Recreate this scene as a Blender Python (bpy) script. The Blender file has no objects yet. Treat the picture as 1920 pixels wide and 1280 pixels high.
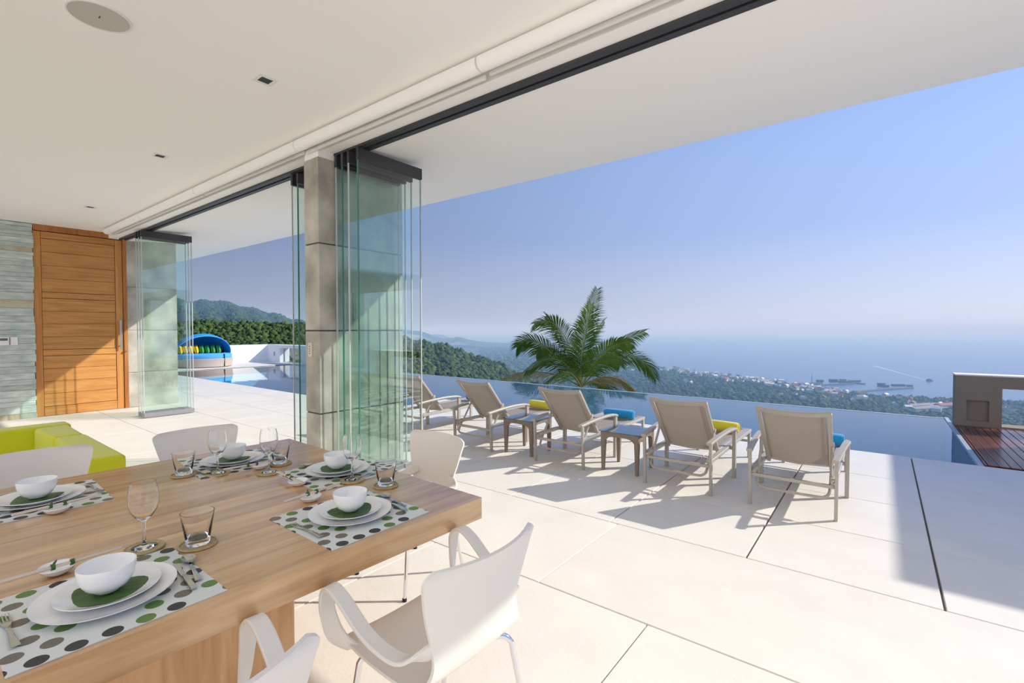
import bpy, bmesh, math, random
import numpy as np
from mathutils import Vector, Matrix
random.seed(7); np.random.seed(7)
R = math.radians
scn = bpy.context.scene
C = scn.collection

# ------------------------------------------------------------------ camera
FPX, HCAM, YAW, PITCH = 902.0, 1.5, math.atan2(.6100, .7925), R(-1.4)
cd = bpy.data.cameras.new('camera'); cam = bpy.data.objects.new('camera', cd); C.objects.link(cam)
cd.sensor_width = 36.0; cd.lens = 36.0 * FPX / 1920.0; cd.clip_start = .05; cd.clip_end = 90000
cam.location = (0, 0, HCAM); cam.rotation_euler = (R(90) + PITCH, 0, YAW)
scn.camera = cam
_fw = Vector((-math.sin(YAW) * math.cos(PITCH), math.cos(YAW) * math.cos(PITCH), math.sin(PITCH)))
_rt = Vector((math.cos(YAW), math.sin(YAW), 0)); _up = _rt.cross(_fw)
_fh = Vector((-math.sin(YAW), math.cos(YAW), 0))
def P(px, py, Z=0.0):                       # photo pixel -> point on the level Z
    d = _fw + _rt * ((px - 960) / FPX) - _up * ((py - 640) / FPX)
    t = (Z - HCAM) / d.z
    return Vector((0, 0, HCAM)) + d * t
def col_z(px, z, Z):                        # picture column at ground distance z -> point at height Z
    p = _fh * z + _rt * (z * (px - 960) / FPX)
    return Vector((p.x, p.y, Z))

# ------------------------------------------------------------------ sky, sun, exposure
SUN_AZ = math.atan2(.70, .714)              # direction towards the sun, in the ground plane
SUN_EL = R(31.5)
w = bpy.data.worlds.new('sky'); scn.world = w; w.use_nodes = True
nt = w.node_tree; nt.nodes.clear()
o_ = nt.nodes.new('ShaderNodeOutputWorld'); bg = nt.nodes.new('ShaderNodeBackground')
tc = nt.nodes.new('ShaderNodeTexCoord'); sep = nt.nodes.new('ShaderNodeSeparateXYZ'); L = nt.links.new
nv_ = nt.nodes.new('ShaderNodeVectorMath'); nv_.operation = 'NORMALIZE'
L(tc.outputs['Generated'], nv_.inputs[0]); L(nv_.outputs[0], sep.inputs[0])
sky = nt.nodes.new('ShaderNodeValToRGB'); e_ = sky.color_ramp.elements            # clear-sky colour by elevation
def _l(c): return tuple(((x / 255 + .055) / 1.055) ** 2.4 for x in c) + (1,)
stops = [(0, (226, 233, 250)), (.06, (210, 223, 251)), (.18, (174, 199, 250)), (.30, (166, 193, 246)), (.5, (142, 172, 236)), (1, (116, 148, 216))]
e_[0].position, e_[0].color = 0, _l(stops[0][1]); e_[1].position, e_[1].color = 1, _l(stops[-1][1])
for p_, c_ in stops[1:-1]: q_ = e_.new(p_); q_.color = _l(c_)
L(sep.outputs[2], sky.inputs[0])
dt = nt.nodes.new('ShaderNodeVectorMath'); dt.operation = 'DOT_PRODUCT'; L(nv_.outputs[0], dt.inputs[0])
dt.inputs[1].default_value = (math.cos(SUN_AZ) * math.cos(SUN_EL), math.sin(SUN_AZ) * math.cos(SUN_EL), math.sin(SUN_EL))
m0_ = nt.nodes.new('ShaderNodeMapRange'); m0_.inputs['From Min'].default_value = -1; L(dt.outputs['Value'], m0_.inputs['Value'])
m1_ = nt.nodes.new('ShaderNodeMath'); m1_.operation = 'POWER'; m1_.inputs[1].default_value = 2; L(m0_.outputs[0], m1_.inputs[0])
mr_ = nt.nodes.new('ShaderNodeMapRange'); mr_.inputs['To Min'].default_value = .36; mr_.inputs['To Max'].default_value = 1.25   # brighter towards the sun
L(m1_.outputs[0], mr_.inputs['Value'])
tint = nt.nodes.new('ShaderNodeVectorMath'); tint.operation = 'SCALE'; L(sky.outputs[0], tint.inputs[0]); L(mr_.outputs[0], tint.inputs['Scale'])
L(tint.outputs[0], bg.inputs[0]); L(bg.outputs[0], o_.inputs[0])
bg.inputs[1].default_value = .86
sl = bpy.data.lights.new('sun', 'SUN'); sl.energy = 3.9; sl.angle = R(.6); sl.color = (1, .955, .88)
so = bpy.data.objects.new('sun', sl); C.objects.link(so); so.location = (30, 30, 30)
sd = Vector((math.cos(SUN_AZ) * math.cos(SUN_EL), math.sin(SUN_AZ) * math.cos(SUN_EL), math.sin(SUN_EL)))
so.rotation_euler = sd.to_track_quat('Z', 'Y').to_euler()
vs = scn.view_settings
scn.display_settings.display_device = 'sRGB'
vs.view_transform = 'Standard'; vs.look = 'None'; vs.gamma = 1; vs.use_curve_mapping = False
vs.exposure = 0.28
cy = scn.cycles
cy.transparent_max_bounces = 48; cy.max_bounces = 14; cy.diffuse_bounces = 7; cy.glossy_bounces = 6
cy.transmission_bounces = 12; cy.caustics_reflective = False; cy.caustics_refractive = False
cy.sample_clamp_indirect = 8; cy.volume_bounces = 3

# ------------------------------------------------------------------ materials
def lin(c):
    return tuple(((x / 255) / 12.92 if x / 255 <= .04045 else ((x / 255 + .055) / 1.055) ** 2.4) for x in c) + (1,)
MATS = {}
def newmat(name):
    m = bpy.data.materials.new(name); m.use_nodes = True; MATS[name] = m
    n = m.node_tree; return m, n, n.nodes['Principled BSDF'], n.nodes['Material Output']
def node(n, t, **k):
    x = n.nodes.new(t)
    for a, b in k.items(): setattr(x, a, b)
    return x
def pm(name, rgb, rough=.5, metal=0, spec=.5, var=0, scale=8, stretch=(1, 1, 1), bump=0, bscale=None, rnd=0,
       rgb2=None, detail=4, coat=0, sheen=0, sss=0):
    m, n, p, o = newmat(name)
    c = lin(rgb); p.inputs['Base Color'].default_value = c
    p.inputs['Roughness'].default_value = rough; p.inputs['Metallic'].default_value = metal
    p.inputs['Specular IOR Level'].default_value = spec
    if coat: p.inputs['Coat Weight'].default_value = coat; p.inputs['Coat Roughness'].default_value = .1
    if sheen: p.inputs['Sheen Weight'].default_value = sheen
    t = None
    if var or rgb2 or bump or rnd:
        tcn = node(n, 'ShaderNodeTexCoord'); mp = node(n, 'ShaderNodeMapping'); mp.inputs['Scale'].default_value = stretch
        oi = node(n, 'ShaderNodeObjectInfo'); add = node(n, 'ShaderNodeVectorMath', operation='ADD')
        sc_ = node(n, 'ShaderNodeMath', operation='MULTIPLY'); sc_.inputs[1].default_value = 37.0
        n.links.new(oi.outputs['Random'], sc_.inputs[0])
        n.links.new(tcn.outputs['Object'], add.inputs[0]); n.links.new(sc_.outputs[0], add.inputs[1])
        n.links.new(add.outputs[0], mp.inputs[0])
    if var or rgb2 or rnd:
        nz = node(n, 'ShaderNodeTexNoise'); nz.inputs['Scale'].default_value = scale; nz.inputs['Detail'].default_value = detail
        n.links.new(mp.outputs[0], nz.inputs['Vector'])
        rp = node(n, 'ShaderNodeValToRGB'); e = rp.color_ramp.elements
        e[0].position = .3; e[1].position = .7
        if rgb2: a, b = c, lin(rgb2)
        else:
            a = tuple(x * (1 - var) for x in c[:3]) + (1,); b = tuple(min(1, x * (1 + var)) for x in c[:3]) + (1,)
        e[0].color = a; e[1].color = b
        n.links.new(nz.outputs['Fac'], rp.inputs[0]); out = rp.outputs[0]
        if rnd:
            hs = node(n, 'ShaderNodeHueSaturation')
            mr = node(n, 'ShaderNodeMapRange'); mr.inputs['To Min'].default_value = 1 - rnd; mr.inputs['To Max'].default_value = 1 + rnd
            n.links.new(oi.outputs['Random'], mr.inputs['Value']); n.links.new(mr.outputs[0], hs.inputs['Value'])
            n.links.new(out, hs.inputs['Color']); out = hs.outputs[0]
        n.links.new(out, p.inputs['Base Color'])
    if bump:
        nb = node(n, 'ShaderNodeTexNoise'); nb.inputs['Scale'].default_value = bscale or scale; nb.inputs['Detail'].default_value = 5
        n.links.new(mp.outputs[0], nb.inputs['Vector'])
        bp = node(n, 'ShaderNodeBump'); bp.inputs['Strength'].default_value = bump; bp.inputs['Distance'].default_value = .01
        n.links.new(nb.outputs['Fac'], bp.inputs['Height']); n.links.new(bp.outputs[0], p.inputs['Normal'])
    return m
def wood(name, c1, c2, c3, axis, rough=.4, scale=1.0, rnd=.12, coat=0):
    m, n, p, o = newmat(name)
    tcn = node(n, 'ShaderNodeTexCoord'); mp = node(n, 'ShaderNodeMapping'); oi = node(n, 'ShaderNodeObjectInfo')
    s = [14 * scale] * 3; s[axis] = 1.1 * scale; mp.inputs['Scale'].default_value = s
    add = node(n, 'ShaderNodeVectorMath', operation='ADD'); ml = node(n, 'ShaderNodeMath', operation='MULTIPLY'); ml.inputs[1].default_value = 53
    n.links.new(oi.outputs['Random'], ml.inputs[0]); n.links.new(tcn.outputs['Object'], add.inputs[0]); n.links.new(ml.outputs[0], add.inputs[1])
    n.links.new(add.outputs[0], mp.inputs[0])
    n1 = node(n, 'ShaderNodeTexNoise'); n1.inputs['Scale'].default_value = 1.3; n1.inputs['Detail'].default_value = 8; n1.inputs['Roughness'].default_value = .62; n1.inputs['Distortion'].default_value = .6
    n.links.new(mp.outputs[0], n1.inputs['Vector'])
    rp = node(n, 'ShaderNodeValToRGB'); e = rp.color_ramp.elements
    e[0].position = .3; e[0].color = lin(c1); e[1].position = .68; e[1].color = lin(c3)
    k = e.new(.5); k.color = lin(c2)
    n.links.new(n1.outputs['Fac'], rp.inputs[0])
    hs = node(n, 'ShaderNodeHueSaturation'); mr = node(n, 'ShaderNodeMapRange'); mr.inputs['To Min'].default_value = 1 - rnd; mr.inputs['To Max'].default_value = 1 + rnd
    n.links.new(oi.outputs['Random'], mr.inputs['Value']); n.links.new(mr.outputs[0], hs.inputs['Value'])
    n.links.new(rp.outputs[0], hs.inputs['Color']); n.links.new(hs.outputs[0], p.inputs['Base Color'])
    p.inputs['Roughness'].default_value = rough
    bp = node(n, 'ShaderNodeBump'); bp.inputs['Strength'].default_value = .08; bp.inputs['Distance'].default_value = .004
    n.links.new(n1.outputs['Fac'], bp.inputs['Height']); n.links.new(bp.outputs[0], p.inputs['Normal'])
    if coat: p.inputs['Coat Weight'].default_value = coat; p.inputs['Coat Roughness'].default_value = .12
    return m
def clearmat(name, tintc, ior=1.45, rough=0.0, bump=0, bscale=6, bstretch=(1, 1, 1), glossc=(1, 1, 1, 1)):
    # clear sheet: passes tinted light straight through and mirrors by Fresnel
    m, n, p, o = newmat(name); n.nodes.remove(p)
    tr = node(n, 'ShaderNodeBsdfTransparent'); tr.inputs[0].default_value = tintc
    gl = node(n, 'ShaderNodeBsdfGlossy'); gl.inputs['Roughness'].default_value = rough; gl.inputs[0].default_value = glossc
    fr = node(n, 'ShaderNodeFresnel'); mix = node(n, 'ShaderNodeMixShader')
    geo = node(n, 'ShaderNodeNewGeometry'); im = node(n, 'ShaderNodeMapRange'); im.inputs['To Min'].default_value = ior; im.inputs['To Max'].default_value = 1 / ior
    n.links.new(geo.outputs['Backfacing'], im.inputs['Value']); n.links.new(im.outputs[0], fr.inputs[0])   # same Fresnel on both faces of the sheet
    n.links.new(fr.outputs[0], mix.inputs[0]); n.links.new(tr.outputs[0], mix.inputs[1]); n.links.new(gl.outputs[0], mix.inputs[2])
    n.links.new(mix.outputs[0], o.inputs[0])
    if bump:
        tcn = node(n, 'ShaderNodeTexCoord'); mp = node(n, 'ShaderNodeMapping'); mp.inputs['Scale'].default_value = bstretch
        nb = node(n, 'ShaderNodeTexNoise'); nb.inputs['Scale'].default_value = bscale; nb.inputs['Detail'].default_value = 3
        bp = node(n, 'ShaderNodeBump'); bp.inputs['Strength'].default_value = bump; bp.inputs['Distance'].default_value = .02
        n.links.new(tcn.outputs['Object'], mp.inputs[0]); n.links.new(mp.outputs[0], nb.inputs['Vector'])
        n.links.new(nb.outputs['Fac'], bp.inputs['Height']); n.links.new(bp.outputs[0], gl.inputs['Normal']); n.links.new(bp.outputs[0], fr.inputs['Normal'])
    return m

pm('paint', (252, 249, 243), .7, spec=.2)
pm('paint_white', (246, 245, 242), .75, spec=.2)
pm('slab', (228, 222, 211), .62, spec=.25, var=.035, scale=3, bump=.12, bscale=60, rnd=.012)
pm('joint', (120, 116, 108), .9)
pm('joint_dark', (52, 52, 50), .9)
pm('concrete', (150, 144, 132), .6, rgb2=(204, 197, 184), scale=3.4, bump=.1, bscale=20, rnd=.03, detail=8)
pm('concrete_joint', (96, 92, 84), .9)
pm('stone', (172, 184, 176), .8, rgb2=(214, 220, 212), scale=9, stretch=(1, .6, 2.2), bump=.9, bscale=26, rnd=.16, detail=8)
pm('stone_rust', (186, 160, 122), .8, rgb2=(190, 196, 186), scale=8, bump=.9, bscale=26, rnd=.1, detail=8)
wood('door_wood', (172, 112, 54), (194, 134, 70), (206, 150, 84), 1, .42, 1.0, .07)
wood('stile_wood', (176, 114, 54), (192, 130, 68), (202, 144, 80), 2, .42, 1.0, .04)
wood('door_frame_wood', (140, 80, 34), (172, 106, 50), (184, 120, 60), 2, .45, 1.0, .05)
wood('table_wood', (168, 128, 84), (196, 156, 110), (212, 176, 130), 1, .3, .9, .13, coat=.8)
wood('base_wood', (182, 138, 92), (206, 164, 116), (218, 180, 134), 2, .45, .9, .05)
wood('deck_wood', (84, 44, 34), (116, 66, 50), (138, 84, 66), 1, .3, 1.2, .1, coat=.2)
pm('chrome', (225, 225, 228), .08, metal=1)
pm('steel', (200, 198, 192), .16, metal=1)
pm('brushed', (190, 190, 192), .35, metal=1)
pm('charcoal', (66, 64, 66), .45, metal=.3)
pm('charcoal_dark', (36, 36, 38), .6)
pm('bottom_rail_grey', (150, 148, 152), .4, metal=.3)
pm('shell', (226, 220, 211), .38, spec=.4)
pm('rubber', (30, 30, 30), .8)
pm('porcelain', (240, 240, 238), .12, spec=.6)
pm('leaf', (44, 74, 24), .45, rgb2=(72, 108, 42), scale=30, stretch=(1, 3, 1))
pm('coaster', (182, 162, 120), .7, var=.15, scale=60)
pm('chop_wood', (212, 198, 182), .5)
pm('lime', (206, 206, 24), .85, sheen=.3, var=.06, scale=120)
pm('sofa_base', (170, 156, 130), .8)
pm('alu', (178, 170, 158), .45, metal=.15, spec=.4)
pm('rattan', (140, 124, 108), .6, var=.15, scale=90, bump=.5, bscale=160)
pm('towel_yellow', (236, 222, 64), .95, sheen=.4, bump=.4, bscale=220)
pm('towel_blue', (28, 158, 212), .95, sheen=.4, bump=.4, bscale=220)
pm('pool_tile', (104, 178, 208), .4, var=.08, scale=2)
pm('pool_rim', (178, 190, 196), .35)
pm('taupe', (150, 136, 120), .75, var=.03, scale=3)
pm('canopy_blue', (30, 150, 214), .8)
pm('cushion_yellow', (250, 206, 10), .85); pm('cushion_green', (70, 160, 70), .85); pm('mattress_blue', (84, 172, 228), .85)
pm('wicker', (186, 172, 160), .7, var=.08, scale=40, bump=.4, bscale=70)
pm('speaker_grey', (196, 188, 178), .8)
pm('plastic_white', (232, 230, 224), .5); pm('lcd', (84, 92, 92), .3); pm('keypad', (214, 206, 192), .5)
pm('print_dark', (70, 66, 60), .7)
pm('trunk', (122, 98, 66), .9, var=.2, scale=12, bump=.6)
pm('palm_leaf', (58, 92, 26), .6, spec=.2, rgb2=(98, 124, 40), scale=2.5, rnd=.2)
pm('palm_leaf_old', (120, 112, 40), .5, rgb2=(140, 122, 48), scale=2.5)
pm('rachis', (140, 146, 70), .5)
pm('forest_floor', (44, 62, 34), .95, var=.3, scale=.02)
pm('plain_ground', (58, 74, 46), .95, var=.35, scale=.004)
pm('house_wall', (226, 220, 212), .8); pm('roof_red', (170, 92, 74), .8); pm('roof_white', (224, 224, 226), .6); pm('roof_grey', (140, 138, 140), .7); pm('roof_brown', (150, 118, 98), .8)
pm('pier_grey', (110, 104, 104), .8)
pm('mast_red', (190, 60, 50), .7)
def foammat():
    m, n, p, o = newmat('foam'); p.inputs['Base Color'].default_value = lin((225, 235, 240))
    tr = node(n, 'ShaderNodeBsdfTransparent'); mix = node(n, 'ShaderNodeMixShader'); mix.inputs[0].default_value = .6
    n.links.new(tr.outputs[0], mix.inputs[1]); n.links.new(p.outputs[0], mix.inputs[2]); n.links.new(mix.outputs[0], o.inputs[0])
foammat()
pm('boat_hull', (70, 72, 84), .6)
clearmat('pane_glass', (.945, .985, .97, 1), 1.52)
clearmat('table_glass', (.55, .68, .75, 1), 1.6)
clearmat('window_glass', (.8, .84, .86, 1), 1.5)
clearmat('pool_water', (.78, .92, .96, 1), 1.33, bump=.06, bscale=3.2, bstretch=(.7, 1.6, 1))
pm('pane_edge', (60, 120, 108), .15, spec=.8)
pm('pane_strip', (196, 200, 198), .3, metal=.2)
# drinking glass
def glassmat():
    m, n, p, o = newmat('drink_glass')
    p.inputs['Base Color'].default_value = (1, 1, 1, 1); p.inputs['Roughness'].default_value = 0
    p.inputs['Transmission Weight'].default_value = 1; p.inputs['IOR'].default_value = 1.36
    return m
glassmat()
# sling mesh of the loungers: woven, lets a little through
def slingmat():
    m, n, p, o = newmat('sling')
    p.inputs['Base Color'].default_value = lin((178, 167, 153)); p.inputs['Roughness'].default_value = .8
    tl = node(n, 'ShaderNodeBsdfTranslucent'); tl.inputs[0].default_value = lin((176, 162, 146))
    tr = node(n, 'ShaderNodeBsdfTransparent'); a = node(n, 'ShaderNodeMixShader'); b = node(n, 'ShaderNodeMixShader')
    a.inputs[0].default_value = .3; b.inputs[0].default_value = .14
    n.links.new(p.outputs[0], a.inputs[1]); n.links.new(tl.outputs[0], a.inputs[2])
    n.links.new(a.outputs[0], b.inputs[1]); n.links.new(tr.outputs[0], b.inputs[2]); n.links.new(b.outputs[0], o.inputs[0])
slingmat()
# canopy blobs: colour from a per-crown attribute
def crownmat(name, c1, c2):
    m, n, p, o = newmat(name)
    at = node(n, 'ShaderNodeAttribute'); at.attribute_name = 'tone'
    rp = node(n, 'ShaderNodeValToRGB'); e = rp.color_ramp.elements; e[0].color = lin(c1); e[1].color = lin(c2)
    n.links.new(at.outputs['Fac'], rp.inputs[0]); n.links.new(rp.outputs[0], p.inputs['Base Color'])
    p.inputs['Roughness'].default_value = .85; p.inputs['Specular IOR Level'].default_value = .15
crownmat('crowns', (30, 48, 28), (92, 114, 62)); crownmat('crowns_far', (34, 52, 36), (78, 100, 62))
# sea
def seamat():
    m, n, p, o = newmat('sea')
    p.inputs['Base Color'].default_value = lin((38, 92, 140)); p.inputs['Roughness'].default_value = .22; p.inputs['IOR'].default_value = 1.33
    tcn = node(n, 'ShaderNodeTexCoord'); nb = node(n, 'ShaderNodeTexNoise'); nb.inputs['Scale'].default_value = .02; nb.inputs['Detail'].default_value = 6
    bp = node(n, 'ShaderNodeBump'); bp.inputs['Strength'].default_value = .35; bp.inputs['Distance'].default_value = 2
    n.links.new(tcn.outputs['Object'], nb.inputs['Vector']); n.links.new(nb.outputs['Fac'], bp.inputs['Height']); n.links.new(bp.outputs[0], p.inputs['Normal'])
seamat()
# dotted placemat: printed dots in charcoal, green and brown-grey
def matmat():
    m, n, p, o = newmat('placemat')
    tcn = node(n, 'ShaderNodeTexCoord'); sx = node(n, 'ShaderNodeSeparateXYZ'); n.links.new(tcn.outputs['Object'], sx.inputs[0])
    def M(op, a, b=None):
        q = node(n, 'ShaderNodeMath', operation=op)
        for i, v in enumerate((a, b)):
            if v is None: continue
            if isinstance(v, (int, float)): q.inputs[i].default_value = v
            else: n.links.new(v, q.inputs[i])
        return q.outputs[0]
    gy = M('MULTIPLY', sx.outputs[1], 1 / .058); iy = M('FLOOR', gy); fy = M('SUBTRACT', M('SUBTRACT', gy, iy), .5)
    odd = M('MULTIPLY', M('MODULO', M('ABSOLUTE', iy), 2.0), .5)
    gx = M('ADD', M('MULTIPLY', sx.outputs[0], 1 / .068), odd); ix = M('FLOOR', gx); fx = M('SUBTRACT', M('SUBTRACT', gx, ix), .5)
    dx = M('MULTIPLY', fx, .068); dy = M('MULTIPLY', fy, .058)
    d2 = M('ADD', M('MULTIPLY', dx, dx), M('MULTIPLY', dy, dy)); ins = M('LESS_THAN', d2, 0.0215 ** 2)
    cb = node(n, 'ShaderNodeCombineXYZ'); n.links.new(ix, cb.inputs[0]); n.links.new(iy, cb.inputs[1])
    wn = node(n, 'ShaderNodeTexWhiteNoise'); n.links.new(cb.outputs[0], wn.inputs['Vector'])
    rp = node(n, 'ShaderNodeValToRGB'); rp.color_ramp.interpolation = 'CONSTANT'; e = rp.color_ramp.elements
    e[0].color = lin((46, 46, 44)); e[1].position = .38; e[1].color = lin((92, 128, 58)); q = e.new(.66); q.color = lin((112, 104, 92))
    n.links.new(wn.outputs['Value'], rp.inputs[0])
    keep = M('GREATER_THAN', wn.outputs['Value'], .12); fac = M('MULTIPLY', ins, keep)
    mixc = node(n, 'ShaderNodeMixRGB'); mixc.inputs[1].default_value = lin((214, 217, 213)); n.links.new(fac, mixc.inputs[0]); n.links.new(rp.outputs[0], mixc.inputs[2])
    n.links.new(mixc.outputs[0], p.inputs['Base Color']); p.inputs['Roughness'].default_value = .45
matmat()

# ------------------------------------------------------------------ mesh helpers
class MB:
    def __init__(s): s.v = []; s.f = []; s.mi = []
    def _add(s, vs_, fs, mi=0, M=None):
        b = len(s.v)
        for q in vs_: s.v.append(tuple(M @ Vector(q)) if M is not None else tuple(q))
        for q in fs: s.f.append([i + b for i in q]); s.mi.append(mi)
        return s
    def box(s, x0, x1, y0, y1, z0, z1, M=None, mi=0):
        v = [(x0, y0, z0), (x1, y0, z0), (x1, y1, z0), (x0, y1, z0), (x0, y0, z1), (x1, y0, z1), (x1, y1, z1), (x0, y1, z1)]
        return s._add(v, [(0, 3, 2, 1), (4, 5, 6, 7), (0, 1, 5, 4), (1, 2, 6, 5), (2, 3, 7, 6), (3, 0, 4, 7)], mi, M)
    def prism(s, poly, z0, z1, M=None, mi=0):
        n = len(poly); v = [(x, y, z0) for x, y in poly] + [(x, y, z1) for x, y in poly]
        f = [tuple(range(n - 1, -1, -1)), tuple(range(n, 2 * n))] + [(i, (i + 1) % n, n + (i + 1) % n, n + i) for i in range(n)]
        return s._add(v, f, mi, M)
    def lathe(s, prof, n=28, c=(0, 0, 0), M=None, closed=False, mi=0, a0=0, a1=2 * math.pi):
        full = abs(a1 - a0 - 2 * math.pi) < 1e-6; m = n if full else n + 1; v = []; f = []
        for r, z in prof:
            for i in range(m):
                a = a0 + (a1 - a0) * i / n; v.append((c[0] + r * math.cos(a), c[1] + r * math.sin(a), c[2] + z))
        k = len(prof)
        for j in range(k if closed else k - 1):
            j2 = (j + 1) % k
            for i in range(n):
                i2 = (i + 1) % m; f.append((j * m + i, j * m + i2, j2 * m + i2, j2 * m + i))
        return s._add(v, f, mi, M)
    def tube(s, path, r, n=8, cap=True, M=None, mi=0, sy=1.0):
        path = [Vector(p) for p in path]; k = len(path); rr = r if isinstance(r, (list, tuple)) else [r] * k
        t0 = (path[1] - path[0]).normalized(); up = Vector((0, 0, 1)) if abs(t0.z) < .9 else Vector((1, 0, 0))
        nx = t0.cross(up).normalized(); v = []; f = []; prev = t0
        for i, p in enumerate(path):
            t = (path[min(i + 1, k - 1)] - path[max(i - 1, 0)]).normalized()
            q = prev.rotation_difference(t); nx = (q @ nx).normalized(); prev = t; ny = t.cross(nx).normalized()
            for j in range(n):
                a = 2 * math.pi * (j + .5) / n; v.append(p + nx * (rr[i] * math.cos(a)) + ny * (rr[i] * sy * math.sin(a)))
        for i in range(k - 1):
            for j in range(n): f.append((i * n + j, i * n + (j + 1) % n, (i + 1) * n + (j + 1) % n, (i + 1) * n + j))
        if cap: f.append(tuple(range(n - 1, -1, -1))); f.append(tuple((k - 1) * n + j for j in range(n)))
        return s._add(v, f, mi, M)
    def bar(s, a, b, w, h, up=(0, 0, 1), M=None, mi=0):
        a = Vector(a); b = Vector(b); t = (b - a).normalized(); u = Vector(up)
        sx = t.cross(u).normalized() * (w / 2); sz = sx.cross(t).normalized() * (h / 2)
        v = [a - sx - sz, a + sx - sz, a + sx + sz, a - sx + sz, b - sx - sz, b + sx - sz, b + sx + sz, b - sx + sz]
        return s._add(v, [(0, 3, 2, 1), (4, 5, 6, 7), (0, 1, 5, 4), (1, 2, 6, 5), (2, 3, 7, 6), (3, 0, 4, 7)], mi, M)
    def ribbon(s, path, sides, wd, th, M=None):
        path = [Vector(p) for p in path]; k = len(path); v = []; f = []
        for i, p in enumerate(path):
            t = (path[min(i + 1, k - 1)] - path[max(i - 1, 0)]).normalized()
            sd_ = Vector(sides[i]); sd_ = (sd_ - t * sd_.dot(t)).normalized(); n_ = t.cross(sd_)
            w_ = wd[i] / 2; q = th / 2
            for a, b in ((-1, -.5), (-.85, -1), (.85, -1), (1, -.5), (1, .5), (.85, 1), (-.85, 1), (-1, .5)): v.append(p + sd_ * (w_ * a) + n_ * (q * b))
        for i in range(k - 1):
            for j in range(8): f.append((i * 8 + j, i * 8 + (j + 1) % 8, (i + 1) * 8 + (j + 1) % 8, (i + 1) * 8 + j))
        f.append(tuple(range(7, -1, -1))); f.append(tuple((k - 1) * 8 + j for j in range(8)))
        return s._add(v, f, 0, M)
    def build(s, name, mat, parent=None, loc=None, rot=None, bevel=0, smooth=True, seg=2):
        me = bpy.data.meshes.new(name); me.from_pydata([tuple(q) for q in s.v], [], s.f); me.update()
        for mt in (mat if isinstance(mat, (list, tuple)) else [mat]): me.materials.append(MATS[mt])
        if any(s.mi): me.polygons.foreach_set('material_index', s.mi)
        if smooth:
            me.polygons.foreach_set('use_smooth', [True] * len(me.polygons)); me.set_sharp_from_angle(angle=R(38))
        ob = bpy.data.objects.new(name, me); C.objects.link(ob)
        if loc is not None: ob.location = loc
        if rot is not None: ob.rotation_euler = rot
        if parent is not None: ob.parent = parent
        if bevel:
            b = ob.modifiers.new('edge', 'BEVEL'); b.width = bevel; b.segments = seg; b.limit_method = 'ANGLE'; b.angle_limit = R(40)
        return ob
def tag(o, label=None, cat=None, group=None, kind=None):
    for k, v_ in (('label', label), ('category', cat), ('group', group), ('kind', kind)):
        if v_: o[k] = v_
    return o
def thing(name, label, cat, loc=(0, 0, 0), rz=0, group=None):
    o = bpy.data.objects.new(name, None); C.objects.link(o); o.location = loc; o.rotation_euler = (0, 0, rz); o.empty_display_size = .1
    return tag(o, label, cat, group)
def struct(o, label=None): return tag(o, label, None, None, 'structure')
def copy_tree(o, parent=None):
    c = o.copy(); C.objects.link(c); c.parent = parent
    for ch in list(o.children): copy_tree(ch, c)
    return c
def smooth_path(pts, n=6):
    pts = [Vector(p) for p in pts]; out = []
    for i in range(len(pts) - 1):
        p0 = pts[max(i - 1, 0)]; p1 = pts[i]; p2 = pts[i + 1]; p3 = pts[min(i + 2, len(pts) - 1)]
        for j in range(n):
            t = j / n; out.append(.5 * ((2 * p1) + (p2 - p0) * t + (2 * p0 - 5 * p1 + 4 * p2 - p3) * t * t + (3 * p1 - p0 - 3 * p2 + p3) * t ** 3))
    out.append(pts[-1]); return out

# ------------------------------------------------------------------ the house: floor
ZC, ZS, YB, YE, ZE = 3.30, 3.20, 2.55, 4.93, 3.357
XL, XR = -11.45, 2.2
YP, YPL, XSTEP, XPL, XPR, YFAR = 7.33, 5.86, -7.46, -20.6, .87, 11.06
fb = MB()
XF = 10.0
fb.box(-26, XF, -13, YPL, -.30, -.022); fb.box(XSTEP, XF, YPL, YP, -.30, -.022)
fb.box(-26, XPL, YPL, 11.3, -.30, -.022); fb.box(XPR + .06, XF, YP, 11.0, -.30, -.14)
floor = struct(fb.build('floor', 'joint', smooth=False), 'pale concrete terrace and dining floor of large slabs')
slabs = {}
def slab(x0, x1, y0, y1, gx=.004, gy=.004, z=0.0):
    key = (round(x1 - x0, 3), round(y1 - y0, 3), gx, gy)
    if key not in slabs:
        a = (x1 - x0) / 2; b = (y1 - y0) / 2
        ob = MB().box(-a + gx, a - gx, -b + gy, b - gy, -.028, 0).build('slab', 'slab', floor, bevel=.002, seg=1, smooth=False)
        slabs[key] = ob
    else:
        ob = slabs[key].copy(); C.objects.link(ob)
    ob.location = ((x0 + x1) / 2, (y0 + y1) / 2, z); return ob
rows = [3.42, 4.31, 5.225, 6.13, YP]
xs = [.29 + .98 * k for k in range(-14, 7)]
for i in range(4):
    y0, y1 = rows[i], rows[i + 1]
    for k in range(len(xs) - 1):
        x0, x1 = xs[k], xs[k + 1]
        if i == 2 and x0 < XSTEP - .01:
            if x1 > XSTEP + .02: slab(XSTEP, x1, y0, y1); x1 = XSTEP
            slab(x0, x1, y0, YPL)
        elif i == 3 and x0 < XSTEP - .01:
            if x1 > XSTEP + .02: slab(XSTEP, x1, y0, y1)
        else:
            slab(x0, x1, y0, y1, .007 if -1.7 < x0 < 1.3 else .004)
for k in range(-3, 2): slab(-1.6 + 3.9 * k - .001, -1.6 + 3.9 * (k + 1), 2.335, 3.42)
xi = [-.927 + 1.555 * k for k in range(-7, 6)]
yi = [2.335 - 1.555 * k for k in range(0, 5)]
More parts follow.
